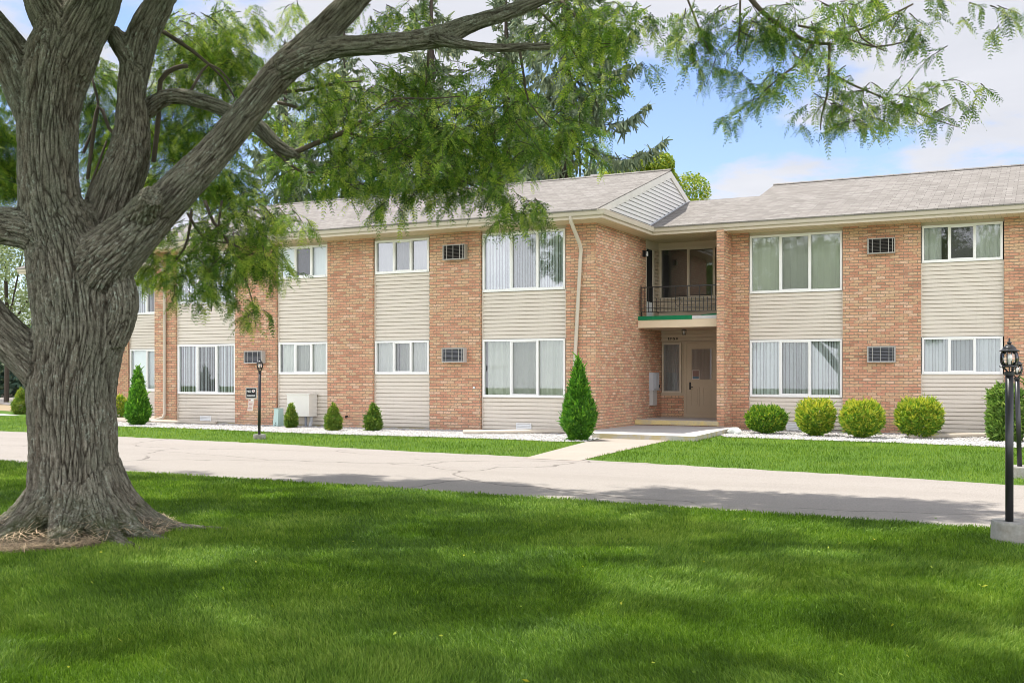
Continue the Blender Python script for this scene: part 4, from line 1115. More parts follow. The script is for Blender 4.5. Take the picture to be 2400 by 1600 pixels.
# ------------------------------------------------------------------ the big locust
tree = empty('locust_tree', (-8.12, 7.15, 0), 'big old honey locust with a thick furrowed trunk spreading its limbs over the near lawn', 'tree')
def catmull(pts, step=.06):
    P = [np.array(p, float) for p in pts]; out = []
    P = [2 * P[0] - P[1]] + P + [2 * P[-1] - P[-2]]
    for i in range(1, len(P) - 2):
        n = max(2, int(np.linalg.norm(P[i + 1][:3] - P[i][:3]) / step))
        for k in range(n):
            t = k / n
            out.append(.5 * ((2 * P[i]) + (-P[i - 1] + P[i + 1]) * t + (2 * P[i - 1] - 5 * P[i] + 4 * P[i + 1] - P[i + 2]) * t * t + (-P[i - 1] + 3 * P[i] - 3 * P[i + 1] + P[i + 2]) * t ** 3))
    out.append(P[-2]); return np.array(out)
def limb(rows, d0=10.0):
    """rows (u, v, half width in survey pixels[, distance])"""
    out = []
    for r in rows:
        d = r[3] if len(r) > 3 else d0
        p = at(r[0], r[1], d); out.append((p.x, p.y, p.z, r[2] * d / F))
    return catmull(out)
LIMBS = [
    limb([(172, 1290, 128), (172, 1235, 122), (172, 1180, 113), (172, 1120, 107), (172, 1040, 102), (168, 940, 104), (176, 850, 105), (186, 770, 107), (180, 690, 108), (165, 610, 104), (148, 545, 92), (128, 490, 76)]),
    limb([(135, 560, 84), (118, 470, 74), (112, 380, 70), (113, 280, 71), (122, 200, 75), (138, 130, 78), (145, 70, 66), (118, 10, 60), (80, -90, 54), (20, -240, 44), (-60, -420, 30)], 9.95),
    limb([(128, 300, 48, 10.05), (140, 210, 60, 10.0), (156, 140, 70), (182, 80, 66), (222, 0, 60), (255, -100, 50), (300, -240, 42), (360, -420, 30), (420, -600, 20)], 9.95),
    limb([(90, 300, 42), (55, 210, 46), (25, 130, 50), (-30, 60, 48), (-110, -40, 44), (-230, -200, 34), (-380, -420, 22)], 9.9),
    limb([(180, 640, 46, 10.1), (140, 582, 62, 10.0), (88, 545, 55), (35, 532, 48), (-25, 524, 46), (-120, 490, 46), (-300, 400, 36), (-520, 250, 24)], 9.85),
    limb([(170, 980, 44, 10.1), (128, 898, 60, 10.0), (78, 845, 55), (35, 808, 52), (-15, 760, 52), (-100, 670, 50), (-240, 540, 46), (-420, 400, 30)], 9.9),
    limb([(225, 575, 66), (252, 500, 60), (278, 430, 56), (300, 370, 52), (310, 300, 42), (308, 225, 34), (318, 150, 38), (338, 75, 38), (378, 0, 33), (420, -90, 28), (480, -250, 20)], 10.25),
    limb([(318, 160, 26), (288, 112, 25), (268, 80, 21), (262, 68, 15)], 10.2),
    limb([(320, 275, 26), (352, 250, 23), (385, 230, 20), (425, 226, 19), (475, 238, 19), (530, 258, 18), (600, 292, 20), (640, 332, 17), (668, 352, 15), (690, 362, 12), (703, 371, 6)], 10.5),
    limb([(196, 760, 60, 10.08), (208, 690, 76, 10.02), (228, 632, 82, 9.92), (270, 586, 73, 9.86), (318, 542, 62), (372, 490, 52), (434, 428, 46), (506, 352, 41), (572, 272, 38), (636, 192, 37), (690, 138, 39), (738, 92, 36), (800, 32, 34), (850, -25, 34), (930, -120, 30), (1040, -260, 24), (1160, -420, 15)], 9.85),
    limb([(655, 165, 32), (705, 138, 36), (762, 118, 28), (822, 108, 25), (890, 104, 26), (960, 97, 24), (1040, 82, 27), (1110, 54, 21), (1180, 33, 19), (1255, 4, 17), (1340, -40, 15), (1480, -110, 12), (1640, -150, 9)], 9.8),
    limb([(1020, 88, 19), (1070, 102, 14), (1120, 110, 12), (1180, 113, 11), (1240, 110, 11), (1290, 109, 10)], 9.75),
    limb([(330, 505, 42, 9.75), (350, 470, 32, 9.55), (357, 458, 25, 9.45)]),
    limb([(252, 600, 44, 9.98), (270, 655, 44, 9.93), (283, 700, 42, 9.88), (283, 742, 38, 9.88), (262, 800, 36, 9.95)]),
]
tc = np.array([-8.12, 7.14])
for k in range(13):    # root flare
    a = 2 * PI * k / 13 + .2 * math.sin(k * 2.3); reach = (1.02 + .22 * math.sin(k * 1.7)) * (1.12 if math.cos(a - .4) > .5 else 1)
    dx, dy = math.cos(a), math.sin(a)
    LIMBS.append(catmull([(tc[0] + dx * .16, tc[1] + dy * .16, .62, .22), (tc[0] + dx * .34, tc[1] + dy * .34, .30, .19), (tc[0] + dx * .56, tc[1] + dy * .56, .10, .15), (tc[0] + dx * .8, tc[1] + dy * .8, .0, .10), (tc[0] + dx * reach, tc[1] + dy * reach, -.05, .06)]))
mb = MB()
for L in LIMBS: mb.tube([tuple(p[:3]) for p in L], [max(.012, float(p[3])) for p in L], 14)
raw = mb.build('trunk_form', 'bark')
md = raw.modifiers.new('r', 'REMESH'); md.mode = 'VOXEL'; md.voxel_size = .0105
sm = raw.modifiers.new('s', 'SMOOTH'); sm.iterations = 13; sm.factor = .5
dg = bpy.context.evaluated_depsgraph_get(); dg.update()
me = bpy.data.meshes.new_from_object(raw.evaluated_get(dg))
bpy.data.objects.remove(raw)
nv_ = len(me.vertices); co = np.empty(nv_ * 3, dtype=np.float32); me.vertices.foreach_get('co', co); co = co.reshape(-1, 3).astype(np.float64)
nf = len(me.polygons); no = np.empty(nv_ * 3, dtype=np.float32); me.vertices.foreach_get('normal', no); no = no.reshape(-1, 3)
S = []; off = 0
for li, L in enumerate(LIMBS):
    seg = np.linalg.norm(np.diff(L[:, :3], axis=0), axis=1); s = np.concatenate([[0], np.cumsum(seg)])
    tg = unit(np.gradient(L[:, :3], axis=0)); up = None
    for i in range(len(L)):
        t = tg[i]
        if up is None:
            up = np.cross(t, [0.31, .9, .2]); up /= np.linalg.norm(up)
        else:
            up = up - t * up.dot(t); up /= np.linalg.norm(up)
        S.append(np.concatenate([L[i], t, up, np.cross(t, up), [s[i] + li * 3.7]]))
S = np.array(S)
best = np.empty(nv_, dtype=np.int64)
for i in range(0, nv_, 4000):
    c = co[i:i + 4000]
    d2 = (c ** 2).sum(1)[:, None] - 2 * c @ S[:, :3].T + (S[:, :3] ** 2).sum(1)[None]
    best[i:i + 4000] = np.argmin(np.sqrt(np.maximum(d2, 0)) - S[None, :, 3], axis=1)
B = S[best]; rel = co - B[:, :3]
q = np.stack([(rel * B[:, 7:10]).sum(1), (rel * B[:, 10:13]).sum(1), (B[:, 13] + (rel * B[:, 4:7]).sum(1)) * .17], 1)
r = B[:, 3]
wq = q + .030 * (np.stack([fbm(q * 7 + 3.1, 2, 1), fbm(q * 7 + 9.7, 2, 2), fbm(q * 5, 2, 3)], 1) - .5) * np.array([1, 1, .6])
def worley(P, seed):
    """distance gap between the two nearest cell points: 0 along the cracks between plates"""
    I = np.floor(P).astype(np.int64); f1 = np.full(len(P), 9.0); f2 = np.full(len(P), 9.0)
    for a in (-1, 0, 1):
        for b in (-1, 0, 1):
            for c in (-1, 0, 1):
                i, j, k = I[:, 0] + a, I[:, 1] + b, I[:, 2] + c
                d = np.sqrt((i + _h(i, j, k, seed) - P[:, 0]) ** 2 + (j + _h(i, j, k, seed + 1) - P[:, 1]) ** 2 + (k + _h(i, j, k, seed + 2) - P[:, 2]) ** 2)
                f2 = np.minimum(f2, np.maximum(f1, d)); f1 = np.minimum(f1, d)
    return f2 - f1
wl1 = worley(wq * np.array([26.0, 26.0, 14.0]), 40); wl2 = worley(wq * np.array([52.0, 52.0, 34.0]) + 5.3, 50); n3 = fbm(co * 2.3, 3, 6); n2 = fbm(wq * 26, 2, 5)
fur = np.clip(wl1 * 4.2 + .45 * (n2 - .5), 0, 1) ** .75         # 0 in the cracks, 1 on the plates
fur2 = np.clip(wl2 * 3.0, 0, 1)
amp = .007 + .025 * np.clip(r / .42, 0, 1) ** .7
lump = .07 * np.clip(r, 0, .45) * (n3 - .5)
co2 = co + no * ((fur - .75) * amp + (fur2 - .6) * amp * .30 + lump - .024 * np.clip(r / .4, .15, 1))[:, None]
me.vertices.foreach_set('co', (co2 - np.array(tree.location)).astype(np.float32).ravel())
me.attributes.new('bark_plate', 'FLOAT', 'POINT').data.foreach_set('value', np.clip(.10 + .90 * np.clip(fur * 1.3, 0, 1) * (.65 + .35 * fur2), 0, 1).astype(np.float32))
me.attributes.new('bark_q', 'FLOAT_VECTOR', 'POINT').data.foreach_set('vector', wq.astype(np.float32).ravel())
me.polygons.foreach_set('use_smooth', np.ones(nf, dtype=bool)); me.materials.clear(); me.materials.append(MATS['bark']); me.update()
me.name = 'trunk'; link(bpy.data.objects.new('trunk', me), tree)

def fronds(base, dirv, L, rng, pairs=8, droop=.35, wide=.25, fat=.40):
    """pinnate leaves: pairs of small leaflets along a drooping rib"""
    n = len(base); z = np.array([0, 0, -1.0]); Q = []
    roll = unit(np.cross(dirv, rng.normal(size=(n, 3)) * .55 + np.array([0, 0, 1.0])))
    L = L[:, None]
    for k in range(pairs):
        t = (k + .7) / pairs
        p = base + dirv * L * t + z * droop * L * t * t; tan = unit(dirv + z * 2 * droop * t)
        ll = L * wide * math.sin(PI * (.16 + .76 * t)) ** .6
        for s in (1, -1):
            lv = unit(roll * s + tan * .42 + z * .22 + .18 * rng.normal(size=(n, 3))) * ll
            w = tan * ll * fat * .5
            Q.append(np.stack([p, p + lv * .45 + w, p + lv, p + lv * .45 - w], 1))
    # rib
    w = roll * .0016; e1 = base + dirv * L * .5 + z * droop * L * .25; e2 = base + dirv * L + z * droop * L
    Q.append(np.stack([base - w, base + w, e1 + w, e1 - w], 1)); Q.append(np.stack([e1 - w, e1 + w, e2 + w * .5, e2 - w * .5], 1))
    return np.concatenate(Q), 2 * pairs + 2

LQ, LT, TW = [], [], []
def twigs(start, heading, length, rng, fl=.135, nf_=10, droop=.5, tb=.45):
    """a fan of leafy twigs: start (n,3), heading (n,3)"""
    n = len(start); hz = unit(heading); S0 = []
    step = 5; pts = [start]
    d = hz.copy()
    for k in range(step):
        d = unit(d + np.array([0, 0, -1.0]) * droop * .22 + .16 * rng.normal(size=(n, 3)))
        pts.append(pts[-1] + d * (length / step)[:, None])
    pts = np.array(pts)
    for k in range(step):
        a, b = pts[k], pts[k + 1]; wv = unit(np.cross(b - a, rng.normal(size=(n, 3)))) * (.0045 * (1 - k / 6))
        wv2 = unit(np.cross(b - a, wv)) * (.0045 * (1 - k / 6))
        TW.append(np.stack([a - wv, a + wv, b + wv, b - wv], 1)); TW.append(np.stack([a - wv2, a + wv2, b + wv2, b - wv2], 1))
    for k in range(nf_):
        t = (k + rng.random(n)) / nf_ * step; i = np.minimum(t.astype(int), step - 1); f = (t - i)[:, None]
        idx = np.arange(n); p = pts[i, idx] * (1 - f) + pts[i + 1, idx] * f; tan = unit(pts[i + 1, idx] - pts[i, idx])
        side = unit(np.cross(tan, np.array([0, 0, 1.0]) + .5 * rng.normal(size=(n, 3)))) * (1 if k % 2 else -1)
        dv = unit(side * .9 + tan * .7 + np.array([0, 0, -.35]) + .25 * rng.normal(size=(n, 3)))
        Q, m = fronds(p, dv, fl * (.7 + .6 * rng.random(n)), rng)
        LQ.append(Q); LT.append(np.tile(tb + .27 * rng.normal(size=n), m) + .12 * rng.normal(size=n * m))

# foliage masses where the photo shows them: (u, v, half width, half height, distance, twigs[, droop])
MASS = [
    (470, 120, 110, 105, 12.0, 34), (560, 55, 60, 60, 12.0, 9), (400, 330, 95, 90, 12.6, 36), (232, 330, 45, 120, 13.0, 22), (440, 430, 90, 55, 12.2, 20), (12, 380, 40, 110, 13.0, 30), (15, 200, 25, 80, 12.8, 6),
    (430, 220, 90, 60, 12.5, 20), (500, 320, 60, 60, 12, 12),
    (500, 545, 140, 90, 11.0, 44), (600, 500, 90, 75, 11.2, 26), (420, 620, 85, 45, 10.6, 20), (560, 620, 105, 48, 10.8, 32), (480, 680, 70, 34, 10.6, 12), (590, 720, 30, 40, 10.5, 6, .9), (640, 600, 45, 55, 10.8, 11), (700, 510, 38, 30, 10.4, 4), (530, 430, 60, 60, 11.6, 14),
    (350, 640, 30, 40, 10.8, 6), (222, 200, 40, 90, 12.8, 14), (232, 420, 34, 70, 12.6, 14), (8, 300, 30, 70, 12.9, 10), (20, 440, 24, 40, 12.9, 8), (330, 420, 50, 60, 12.6, 12), (560, 200, 50, 60, 12.2, 10), (540, 130, 60, 50, 12.2, 9),
    (760, 230, 95, 80, 10.8, 30), (860, 300, 140, 105, 10.6, 52), (1000, 330, 150, 115, 10.4, 66), (1130, 350, 140, 105, 10.6, 52), (1250, 310, 100, 110, 10.8, 36), (1330, 330, 85, 70, 11.0, 22), (1180, 210, 110, 75, 10.9, 30), (1000, 200, 100, 60, 11.0, 24), (880, 200, 70, 50, 11, 12),
    (720, 400, 90, 50, 11.0, 20), (830, 420, 110, 42, 10.4, 22), (980, 420, 110, 42, 10.3, 22), (905, 470, 34, 30, 10.2, 5, .9), (1150, 440, 90, 40, 10.3, 15), (1225, 490, 55, 32, 10.0, 10), (1185, 515, 30, 20, 10.0, 3, .9), (640, 300, 55, 60, 11.4, 12), (1060, 440, 50, 40, 10.3, 8),
    (900, 40, 60, 36, 10.6, 10), (990, 30, 40, 30, 11, 5), (1330, 70, 80, 75, 10.0, 20), (1420, 70, 60, 80, 10.0, 18), (1495, 70, 40, 75, 9.8, 10), (1360, 190, 55, 60, 10.4, 11), (1420, 230, 30, 45, 10.2, 4), (680, 40, 40, 45, 11.5, 6), (1510, 150, 20, 25, 9.6, 2, .9),
    (1600, 60, 75, 55, 9.6, 13), (1700, 90, 90, 75, 9.4, 22), (1785, 65, 100, 65, 9.3, 23), (1900, 70, 110, 65, 9.1, 27), (2010, 60, 100, 70, 9.0, 22), (2110, 60, 75, 65, 9.0, 13), (2190, 110, 35, 32, 8.9, 3), (1640, 150, 35, 40, 9.5, 5, .9), (1590, 110, 45, 50, 9.6, 6),
    (1850, 180, 85, 50, 9.1, 13), (1780, 230, 75, 40, 9.1, 10), (1715, 280, 36, 20, 9.1, 3), (1960, 200, 90, 70, 9.0, 18), (2060, 235, 95, 50, 8.9, 17), (2000, 285, 75, 28, 8.9, 7), (2150, 230, 75, 45, 8.8, 12), (2240, 235, 50, 36, 8.7, 6), (2285, 255, 18, 28, 8.7, 2, .9), (1905, 275, 30, 28, 9.0, 2),
    (2330, 15, 60, 22, 8.6, 5), (2385, 35, 30, 22, 8.6, 3), (2260, 5, 40, 14, 8.6, 2), (1730, 175, 60, 40, 9.3, 5),
]
rng = np.random.default_rng(77)
for mrow in MASS:
    u, v, ru, rv_, d, n = mrow[:6]; dr = mrow[6] if len(mrow) > 6 else .55
    sc = d / F; c = np.array(at(u, v, d)); rgt = np.array([CY, SY, 0]); fwd = np.array([-SY, CY, 0]); upv = np.array([0, 0, 1.0])
    n = int(n * (3.4 if u < 600 and v < 480 else .95 if u > 1560 else 1.25))
    g = unit(rng.normal(size=(n, 3))) * rng.random((n, 1)) ** (1 / 2.4)
    P = c + rgt * (g[:, :1] * ru * sc * .85) + upv * (g[:, 1:2] * rv_ * sc * .8 + rv_ * sc * .16) + fwd * (g[:, 2:3] * min(1.1, .35 + ru * sc * .9))
    ang = rng.random(n) * 2 * PI
    hd = np.stack([np.cos(ang), np.sin(ang), -.15 - .3 * rng.random(n)], 1) + rgt * (g[:, :1] * .6)
    ln = np.minimum(.5, .14 + .55 * min(ru, rv_ * 1.3) * sc) * (.6 + .6 * rng.random(n))
    twigs(P, hd, ln, rng, .132 if u > 1560 else .148, 9, dr, .43 + .25 * (rng.random() - .5) + (.12 if u < 720 else 0))  # masses toward the trunk tinted lighter: sunlit look put into the leaf colour

# the rest of the crown, above and behind the view: it shades the lawn
SUN = Vector((.335, .035, -.94)).normalized()
rng = np.random.default_rng(78); CQ = []; CT = []
def crown_fill(n, x0, x1, y0, y1, seed, zlo=7.2, zhi=10.5, thr=.50, fsc=.85, sig=.17, fl=.15, k=22):
    rg = np.random.default_rng(seed)
    gx = rg.uniform(x0, x1, n); gy = rg.uniform(y0, y1, n); z = rg.uniform(zlo, zhi, n)
    mask = fbm(np.stack([gx * fsc, gy * fsc * 1.2, gx * 0], 1), 2, 21)
    keep = mask > thr
    gx, gy, z = gx[keep], gy[keep], z[keep]
    P = np.stack([gx - SUN.x / -SUN.z * z, gy - SUN.y / -SUN.z * z, z], 1)
    ok = []
    for p in P:
        w = proj(p); ok.append(w is None or w[1] < -130 or w[0] < -260 or w[0] > 2660)
    P = P[np.array(ok)]
    B = np.repeat(P, k, 0) + rg.normal(size=(len(P) * k, 3)) * np.array([sig, sig, sig])
    dv = unit(rg.normal(size=B.shape) + np.array([0, 0, -.3]))
    Q, m = fronds(B, dv, fl + .09 * rg.random(len(B)), rg, 4, .3, .36, .58)
    CQ.append(Q); CT.append(.45 + .2 * rg.normal(size=len(Q)))
crown_fill(9500, -17.5, 3.5, -1.5, 8.6, 91, 5.6, 7.6, thr=.458, fsc=1.3, sig=.075, fl=.09, k=22)
crown_fill(3400, -17.5, 3.5, 8.6, 12.6, 94, thr=.46, fsc=1.3, sig=.075, fl=.09, k=18)
crown_fill(560, -4.6, 3.0, 11.6, 13.3, 92, thr=.40)
crown_fill(260, -9.4, -5.6, 11.8, 12.9, 93, thr=.42)
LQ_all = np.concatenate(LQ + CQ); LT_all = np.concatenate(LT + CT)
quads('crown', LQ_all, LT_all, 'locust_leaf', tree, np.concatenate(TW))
# thin branches
def bl(rows, d=10.5):
    pts = []
    for r in rows: p = at(r[0], r[1], r[3] if len(r) > 3 else d); pts.append((p.x, p.y, p.z, r[2] * (r[3] if len(r) > 3 else d) / F))
    return catmull(pts, .12)
BR = [bl([(690, 358, 9), (740, 336, 8), (814, 306, 7), (875, 264, 5.5), (925, 232, 4), (1000, 232, 3), (1080, 226, 2)]),
      bl([(814, 310, 5), (880, 332, 4.5), (944, 360, 4.5), (1010, 385, 4), (1086, 425, 3), (1180, 470, 2), (1230, 520, 1.2)]),
      bl([(660, 215, 7), (720, 210, 5), (780, 196, 3.5), (850, 190, 2)]), bl([(650, 240, 6), (690, 250, 5), (702, 260, 4)]),
      bl([(925, 232, 3.5), (980, 265, 3), (1040, 285, 2)]), bl([(640, 350, 5), (700, 400, 4), (780, 410, 3), (850, 450, 2)]),
      bl([(1005, 120, 5), (1002, 160, 4), (998, 200, 2.5)]), bl([(1218, 118, 5), (1228, 180, 4), (1240, 240, 3), (1290, 300, 2)]),
      bl([(1250, 15, 6), (1300, 60, 5), (1350, 130, 4), (1385, 200, 3), (1400, 250, 2)]), bl([(1310, 0, 8), (1350, 40, 6), (1385, 90, 5), (1400, 135, 3)]),
      bl([(1720, -60, 12), (1761, 0, 9), (1800, 40, 8.5), (1850, 75, 7.5), (1895, 98, 6.5), (1955, 104, 5)], 9.2),
      bl([(1944, 104, 5), (1943, 170, 5), (1938, 225, 4), (1926, 270, 3), (1923, 305, 1.6)], 9.1),
      bl([(1948, 172, 4), (2000, 200, 3.5), (2060, 225, 3), (2123, 256, 2.5), (2190, 280, 2), (2245, 298, 1.2)], 9.0),
      bl([(1902, 104, 4.5), (1870, 150, 4), (1835, 175, 3), (1790, 215, 2)], 9.1), bl([(1900, 70, 5), (1980, 80, 4.5), (2060, 50, 3.5), (2140, 10, 3)], 9.1),
      bl([(1870, 60, 4), (1950, 78, 3.5), (2050, 110, 3), (2130, 95, 2)], 9.05), bl([(1990, 20, 3.5), (2020, 90, 3), (2075, 120, 2)], 9.05),
      bl([(1735, -20, 4), (1734, 60, 3.5), (1728, 130, 2)], 9.3), bl([(1600, -30, 4), (1640, 70, 3), (1665, 130, 2)], 9.5),
      bl([(480, 470, 6), (500, 520, 5), (530, 560, 4.5), (560, 620, 3), (590, 700, 2), (600, 770, 1.5)], 10.8), bl([(450, 490, 5), (440, 560, 4), (420, 600, 3), (380, 640, 2)], 10.7),
      bl([(520, 470, 4), (500, 620, 3), (495, 730, 1.6)], 10.7), bl([(440, 500, 5), (480, 560, 4), (540, 570, 3), (600, 600, 2)], 10.7),
      bl([(360, 380, 8), (372, 270, 8), (376, 190, 8), (410, 160, 8), (440, 155, 7)], 10.8), bl([(375, 70, 8), (430, 105, 7), (470, 135, 6), (520, 180, 4), (550, 230, 3)], 10.9),
      bl([(205, 420, 6), (230, 250, 7), (255, 300, 6), (300, 350, 4)], 11.2), bl([(195, 360, 5), (230, 260, 4), (215, 180, 4)], 11.2), bl([(200, 470, 4), (225, 400, 4), (250, 330, 3)], 11.2),
      bl([(440, 226, 5), (490, 150, 4), (540, 190, 3)], 10.6)]
for L in BR:
    mb = MB(); mb.tube([tuple(p[:3]) for p in L], [max(.003, .72 * float(p[3])) for p in L], 6)
    mb.build('branch', 'branch_bark', tree, True)

# ------------------------------------------------------------------ grass, gravel stones, straw: uncountable stuff
def inside(poly, x, y):
    c = np.zeros(len(x), dtype=bool); n = len(poly)
    for i in range(n):
        x0, y0 = poly[i]; x1, y1 = poly[(i + 1) % n]
        c ^= ((y0 > y) != (y1 > y)) & (x < (x1 - x0) * (y - y0) / (y1 - y0 + 1e-12) + x0)
    return c
def blades(x, y, h, w, rng, lean=.5):
    n = len(x); az = rng.random(n) * 2 * PI
    swirl = fbm(np.stack([x * .8, y * .8, x * 0], 1), 2, 61) * 9.0
    lx = lean * (np.cos(swirl) * .5 + rng.normal(size=n) * .55); ly = lean * (np.sin(swirl) * .5 + rng.normal(size=n) * .55)
    hh = h * (.55 + .8 * rng.random(n)) * (.75 + .5 * fbm(np.stack([x * 2.2, y * 2.2, x * 0], 1), 2, 62))
    b = np.stack([x, y, np.zeros(n)], 1); wv = np.stack([np.cos(az), np.sin(az), az * 0], 1) * (w * (.7 + .6 * rng.random(n)))[:, None] * .5
    mid = b + np.stack([lx * hh * .35, ly * hh * .35, hh * .6], 1); tip = b + np.stack([lx * hh, ly * hh, hh * (1 - .25 * np.abs(lean))], 1)
    Q = np.concatenate([np.stack([b - wv, b + wv, mid + wv * .8, mid - wv * .8], 1), np.stack([mid - wv * .8, mid + wv * .8, tip + wv * .15, tip - wv * .15], 1)])
    t = .42 + .18 * rng.normal(size=n) + .75 * (fbm(np.stack([x * .9, y * .9, x * 0], 1), 3, 63) - .5) + .25 * (vnoise(np.stack([x * 6, y * 6, x * 0], 1), 64) - .5)
    return Q, np.concatenate([t, t])
def scatter(n, u0, u1, d0, d1, rng):
    u = rng.uniform(u0, u1, n); d = d0 * (d1 / d0) ** rng.random(n); a = (u - CX) / F
    return (-SY + a * CY) * d, (CY + a * SY) * d, d
mulch_in = [(-8.12 + (px + 8.12) * .97, 7.12 + (py - 7.12) * .97) for px, py in mulch]
rng = np.random.default_rng(101)
x, y, d = scatter(640000, -330, 2730, 4.6, 20.0, rng)
k = (y < yat(road_near, x) + .03 * rng.normal(size=len(x))) & ~inside(mulch_in, x, y) & ((x + .2) ** 2 + (y - 10.5) ** 2 > .075)
x, y, d = x[k], y[k], d[k]
GQ, GT = blades(x, y, .043, .0036 * (d / 5.5), rng, .65)
x, y, d = scatter(330000, -1500, 4400, 2.4, 15.0, rng)      # thinner turf round the sides
uu = CX + F * (x * CY + y * SY) / d
k = (y < yat(road_near, x)) & ~inside(mulch_in, x, y) & ((uu < -330) | (uu > 2730) | (d < 4.6)) & ((x + .2) ** 2 + (y - 10.5) ** 2 > .075)
Q2, T2 = blades(x[k], y[k], .05, .006 * (.6 + d[k] / 7), rng); GQ = np.concatenate([GQ, Q2]); GT = np.concatenate([GT, T2])
x, y, d = scatter(230000, -400, 3400, 14.0, 38.0, rng)
walk_poly = [(-8.3, 17.0), (-7.2, 16.9), (-7.36, 18.8), (-7.5, 21.0), (-7.64, 23.05), (-9.3, 23.35), (-9.1, 21.7)]
bad = inside(walk_poly, x, y) | inside(g_left, x, y) | inside(g_right, x, y) | ((x > -10.2) & (x < -7.15) & (y > 22.98) & (y < 29)) | ((x + .3) ** 2 + (y - 17.1) ** 2 < .07) | ((x + 16.25) ** 2 + (y - 19.42) ** 2 < .018)
k = (y > yat(road_far, x) + .03 * rng.normal(size=len(x))) & ~bad & ((y < 24.9) | ((x < -7.2) & (x < -26.5) & (y < 28.3))) & ~((x > -27.5) & (x < -9) & (y > 22.3))
x, y, d = x[k], y[k], d[k]
Q, t = blades(x, y, .05, .0085 * (d / 20), rng, .45)
o = quads('grass', np.concatenate([GQ, Q]), np.concatenate([GT, t + .06]), 'grass_blade'); tag(o, kind='stuff')
# loose stones on the gravel beds
x = rng.uniform(-27, 4, 26000); y = rng.uniform(21.4, 28.5, 26000)
k = (inside(g_left, x, y) & ~((x > -10.2) & (y > 23.0)) & (y < 24.85)) | (inside(g_right, x, y) & ~((x < -7.15) & (y < 27.7)))
x, y = x[k], y[k]; n = len(x); s = .012 + .016 * rng.random(n)
octv = np.array([[1, 0, 0], [0, 1, 0], [-1, 0, 0], [0, -1, 0], [0, 0, 1.0], [0, 0, -.6]])
octf = np.array([[0, 1, 4], [1, 2, 4], [2, 3, 4], [3, 0, 4], [1, 0, 5], [2, 1, 5], [3, 2, 5], [0, 3, 5]])
ang = rng.random(n) * 6.28; ca, sa = np.cos(ang), np.sin(ang)
V = octv[None] * (s[:, None] * (.7 + .6 * rng.random((n, 6))))[..., None]
V = np.stack([V[..., 0] * ca[:, None] - V[..., 1] * sa[:, None] + x[:, None], V[..., 0] * sa[:, None] + V[..., 1] * ca[:, None] + y[:, None], V[..., 2] * .75 + .018], -1)
o = mesh_np('gravel_stones', V.reshape(-1, 3), 3, (octf[None] + (np.arange(n) * 6)[:, None, None]).reshape(-1, 3), 'pebble'); tag(o, kind='stuff')
# dry needles and straw on the bare soil round the trunk
x = rng.uniform(-10, -6, 30000); y = rng.uniform(5.2, 9, 30000); k = inside(mulch, x, y); x, y = x[k], y[k]; n = len(x)
rr_ = np.hypot(x - tc[0], y - tc[1]); zb = np.interp(rr_, [0, .45, .62, .85, 1.15], [.3, .3, .14, .05, .02])
k = (rng.random(n) < np.clip((rr_ - .55) * 2.2, .12, 1)); x, y, zb = x[k], y[k], zb[k]; n = len(x)
az = rng.random(n) * 6.28; ln = .03 + .05 * rng.random(n)
dv = np.stack([np.cos(az) * ln, np.sin(az) * ln, .012 * rng.normal(size=n)], 1); wv = np.stack([-np.sin(az), np.cos(az), az * 0], 1) * .0025
b = np.stack([x, y, zb + .012 + .015 * rng.random(n)], 1)
Q = np.stack([b - dv - wv, b - dv + wv, b + dv + wv, b + dv - wv], 1)
o = mesh_np('straw_litter', Q.reshape(-1, 3), 4, np.arange(n * 4).reshape(-1, 4), 'straw'); tag(o, kind='stuff')

# fallen leaflets and bits on the near lawn
x, y, d = scatter(110, -200, 2600, 4.9, 11.2, rng); k = ~inside(mulch, x, y); x, y = x[k], y[k]; n = len(x)
P = np.stack([x, y, .045 + .02 * rng.random(n)], 1)
o = quads('fallen_leaves', leaf_quads(P, np.tile([0, 0, 1.0], (n, 1)), .035, .016, rng, .4), .45 + .3 * rng.normal(size=n), 'yellow_leaf'); tag(o, kind='stuff')

# ------------------------------------------------------------------ sky, sun, camera
w = bpy.data.worlds.new('World'); bpy.context.scene.world = w; w.use_nodes = True
nt = w.node_tree; nt.nodes.clear(); n = N(nt)
out = nt.nodes.new('ShaderNodeOutputWorld')
sky = n('ShaderNodeTexSky', sky_type='NISHITA'); sky.sun_disc = False
to_sun = -SUN
sky.sun_elevation = math.asin(to_sun.z); sky.sun_rotation = math.atan2(to_sun.x, to_sun.y)
sky.air_density = 1.0; sky.dust_density = .6; sky.ozone_density = 1.3
dirv = n('ShaderNodeTexCoord').outputs['Generated']
sep = n('ShaderNodeSeparateXYZ', {0: dirv}); zc = n.math('ADD', n.math('MAXIMUM', sep.outputs[2], 0.0), .16)
pl_ = n('ShaderNodeCombineXYZ', {0: n.math('DIVIDE', sep.outputs[0], zc), 1: n.math('DIVIDE', sep.outputs[1], zc), 2: 0.0}).outputs[0]
nz = n.noise(n.mapping(pl_, (1, 1, 1), (CLX, CLY, 0)), 1.35, 7, .56)
def ramp01(v, a, b): return n('ShaderNodeMapRange', {0: v, 1: a, 2: b, 3: 0.0, 4: 1.0}, interpolation_type='SMOOTHSTEP').outputs[0]
xr = n('ShaderNodeVectorMath', {0: dirv, 1: (CY, SY, 0)}, operation='DOT_PRODUCT').outputs['Value']
yr_ = n('ShaderNodeVectorMath', {0: dirv, 1: (-SY, CY, 0)}, operation='DOT_PRODUCT').outputs['Value']
right = n.math('MULTIPLY', ramp01(xr, .22, .42), ramp01(sep.outputs[2], .10, .20))
behind = n.math('MULTIPLY', ramp01(yr_, .25, -.25), ramp01(sep.outputs[2], .75, .35))
high = ramp01(sep.outputs[2], .20, .34)
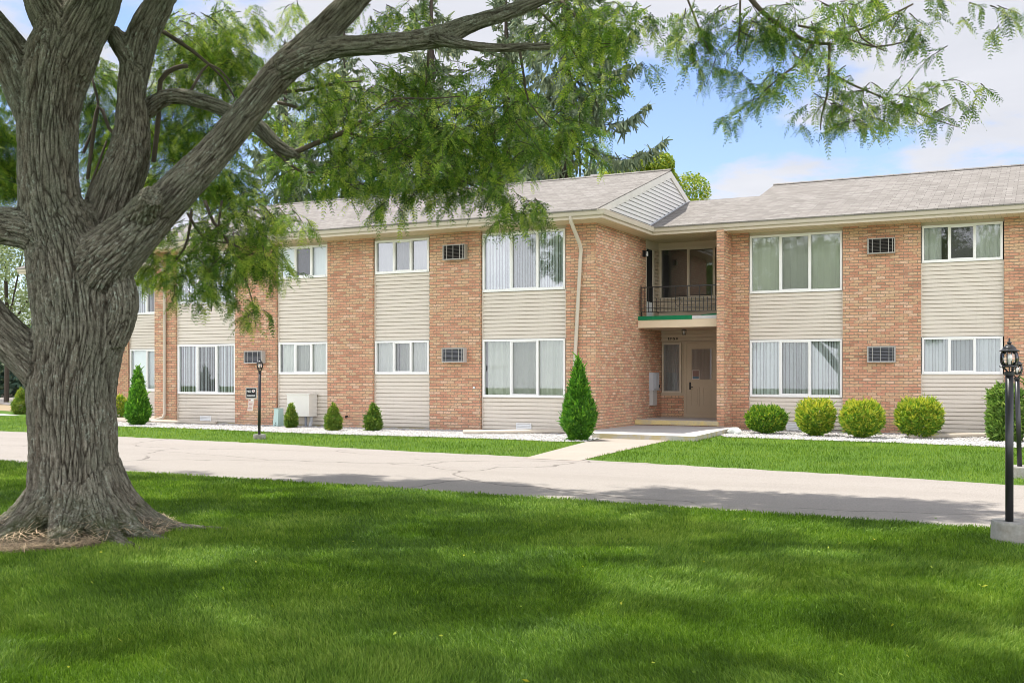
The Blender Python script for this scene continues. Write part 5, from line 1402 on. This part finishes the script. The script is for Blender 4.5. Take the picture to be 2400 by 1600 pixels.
bias = n.math('ADD', n.math('MULTIPLY', right, .09), n.math('ADD', n.math('MULTIPLY', behind, .22), n.math('MULTIPLY', high, .07)))
cloud = n.ramp(n.math('ADD', nz, bias), [(.49, (0, 0, 0)), (.60, (1, 1, 1))], 'EASE')
shade = n.noise(n.mapping(pl_, (1, 1, 1), (CLX + .2, CLY + .1, 0)), 2.6, 5, .55)
ccol = n.mix(shade, (2.25, 2.3, 2.5), (3.25, 3.22, 3.3))
fill_glow = n.math('ADD', 1.0, n.math('MULTIPLY', behind, FILL_GLOW))            # extra cloud glow added out of view behind the camera to brighten the facade
ccol = n('ShaderNodeVectorMath', {0: ccol, 'Scale': fill_glow}, operation='SCALE').outputs[0]
blue = n.mix(1.0, sky.outputs[0], SKYC, 'MULTIPLY')
col = n.mix(n.math('MULTIPLY', cloud, .93), blue, ccol)
bg = n('ShaderNodeBackground', {'Color': col, 'Strength': .15})
nt.links.new(bg.outputs[0], out.inputs[0])

ld = bpy.data.lights.new('sun', 'SUN'); ld.energy = SUNE; ld.angle = math.radians(.53); ld.color = (1.0, .955, .88)
lo = bpy.data.objects.new('sun', ld); link(lo); lo.rotation_euler = SUN.to_track_quat('-Z', 'Y').to_euler(); lo.location = (-20, 10, 40)

cd = bpy.data.cameras.new('camera'); cam = bpy.data.objects.new('camera', cd); link(cam)
cam.location = (0, 0, EYE); cam.rotation_euler = (PI / 2, 0, YAW)
cd.sensor_width = 36; cd.lens = F / 2400 * 36; cd.shift_y = (V0 - 800) / 2400; cd.clip_start = .1; cd.clip_end = 2000
sc = bpy.context.scene; sc.camera = cam
sc.view_settings.view_transform = 'Standard'; sc.view_settings.look = 'None'; sc.view_settings.gamma = 1; sc.view_settings.exposure = EXPO
sc.cycles.max_bounces = 8; sc.cycles.transparent_max_bounces = 16; sc.cycles.use_denoising = True; sc.cycles.denoising_prefilter = 'ACCURATE'; sc.cycles.denoising_input_passes = 'RGB_ALBEDO_NORMAL'; sc.cycles.use_adaptive_sampling = False; sc.cycles.sample_clamp_indirect = 4.0; sc.cycles.filter_width = .95
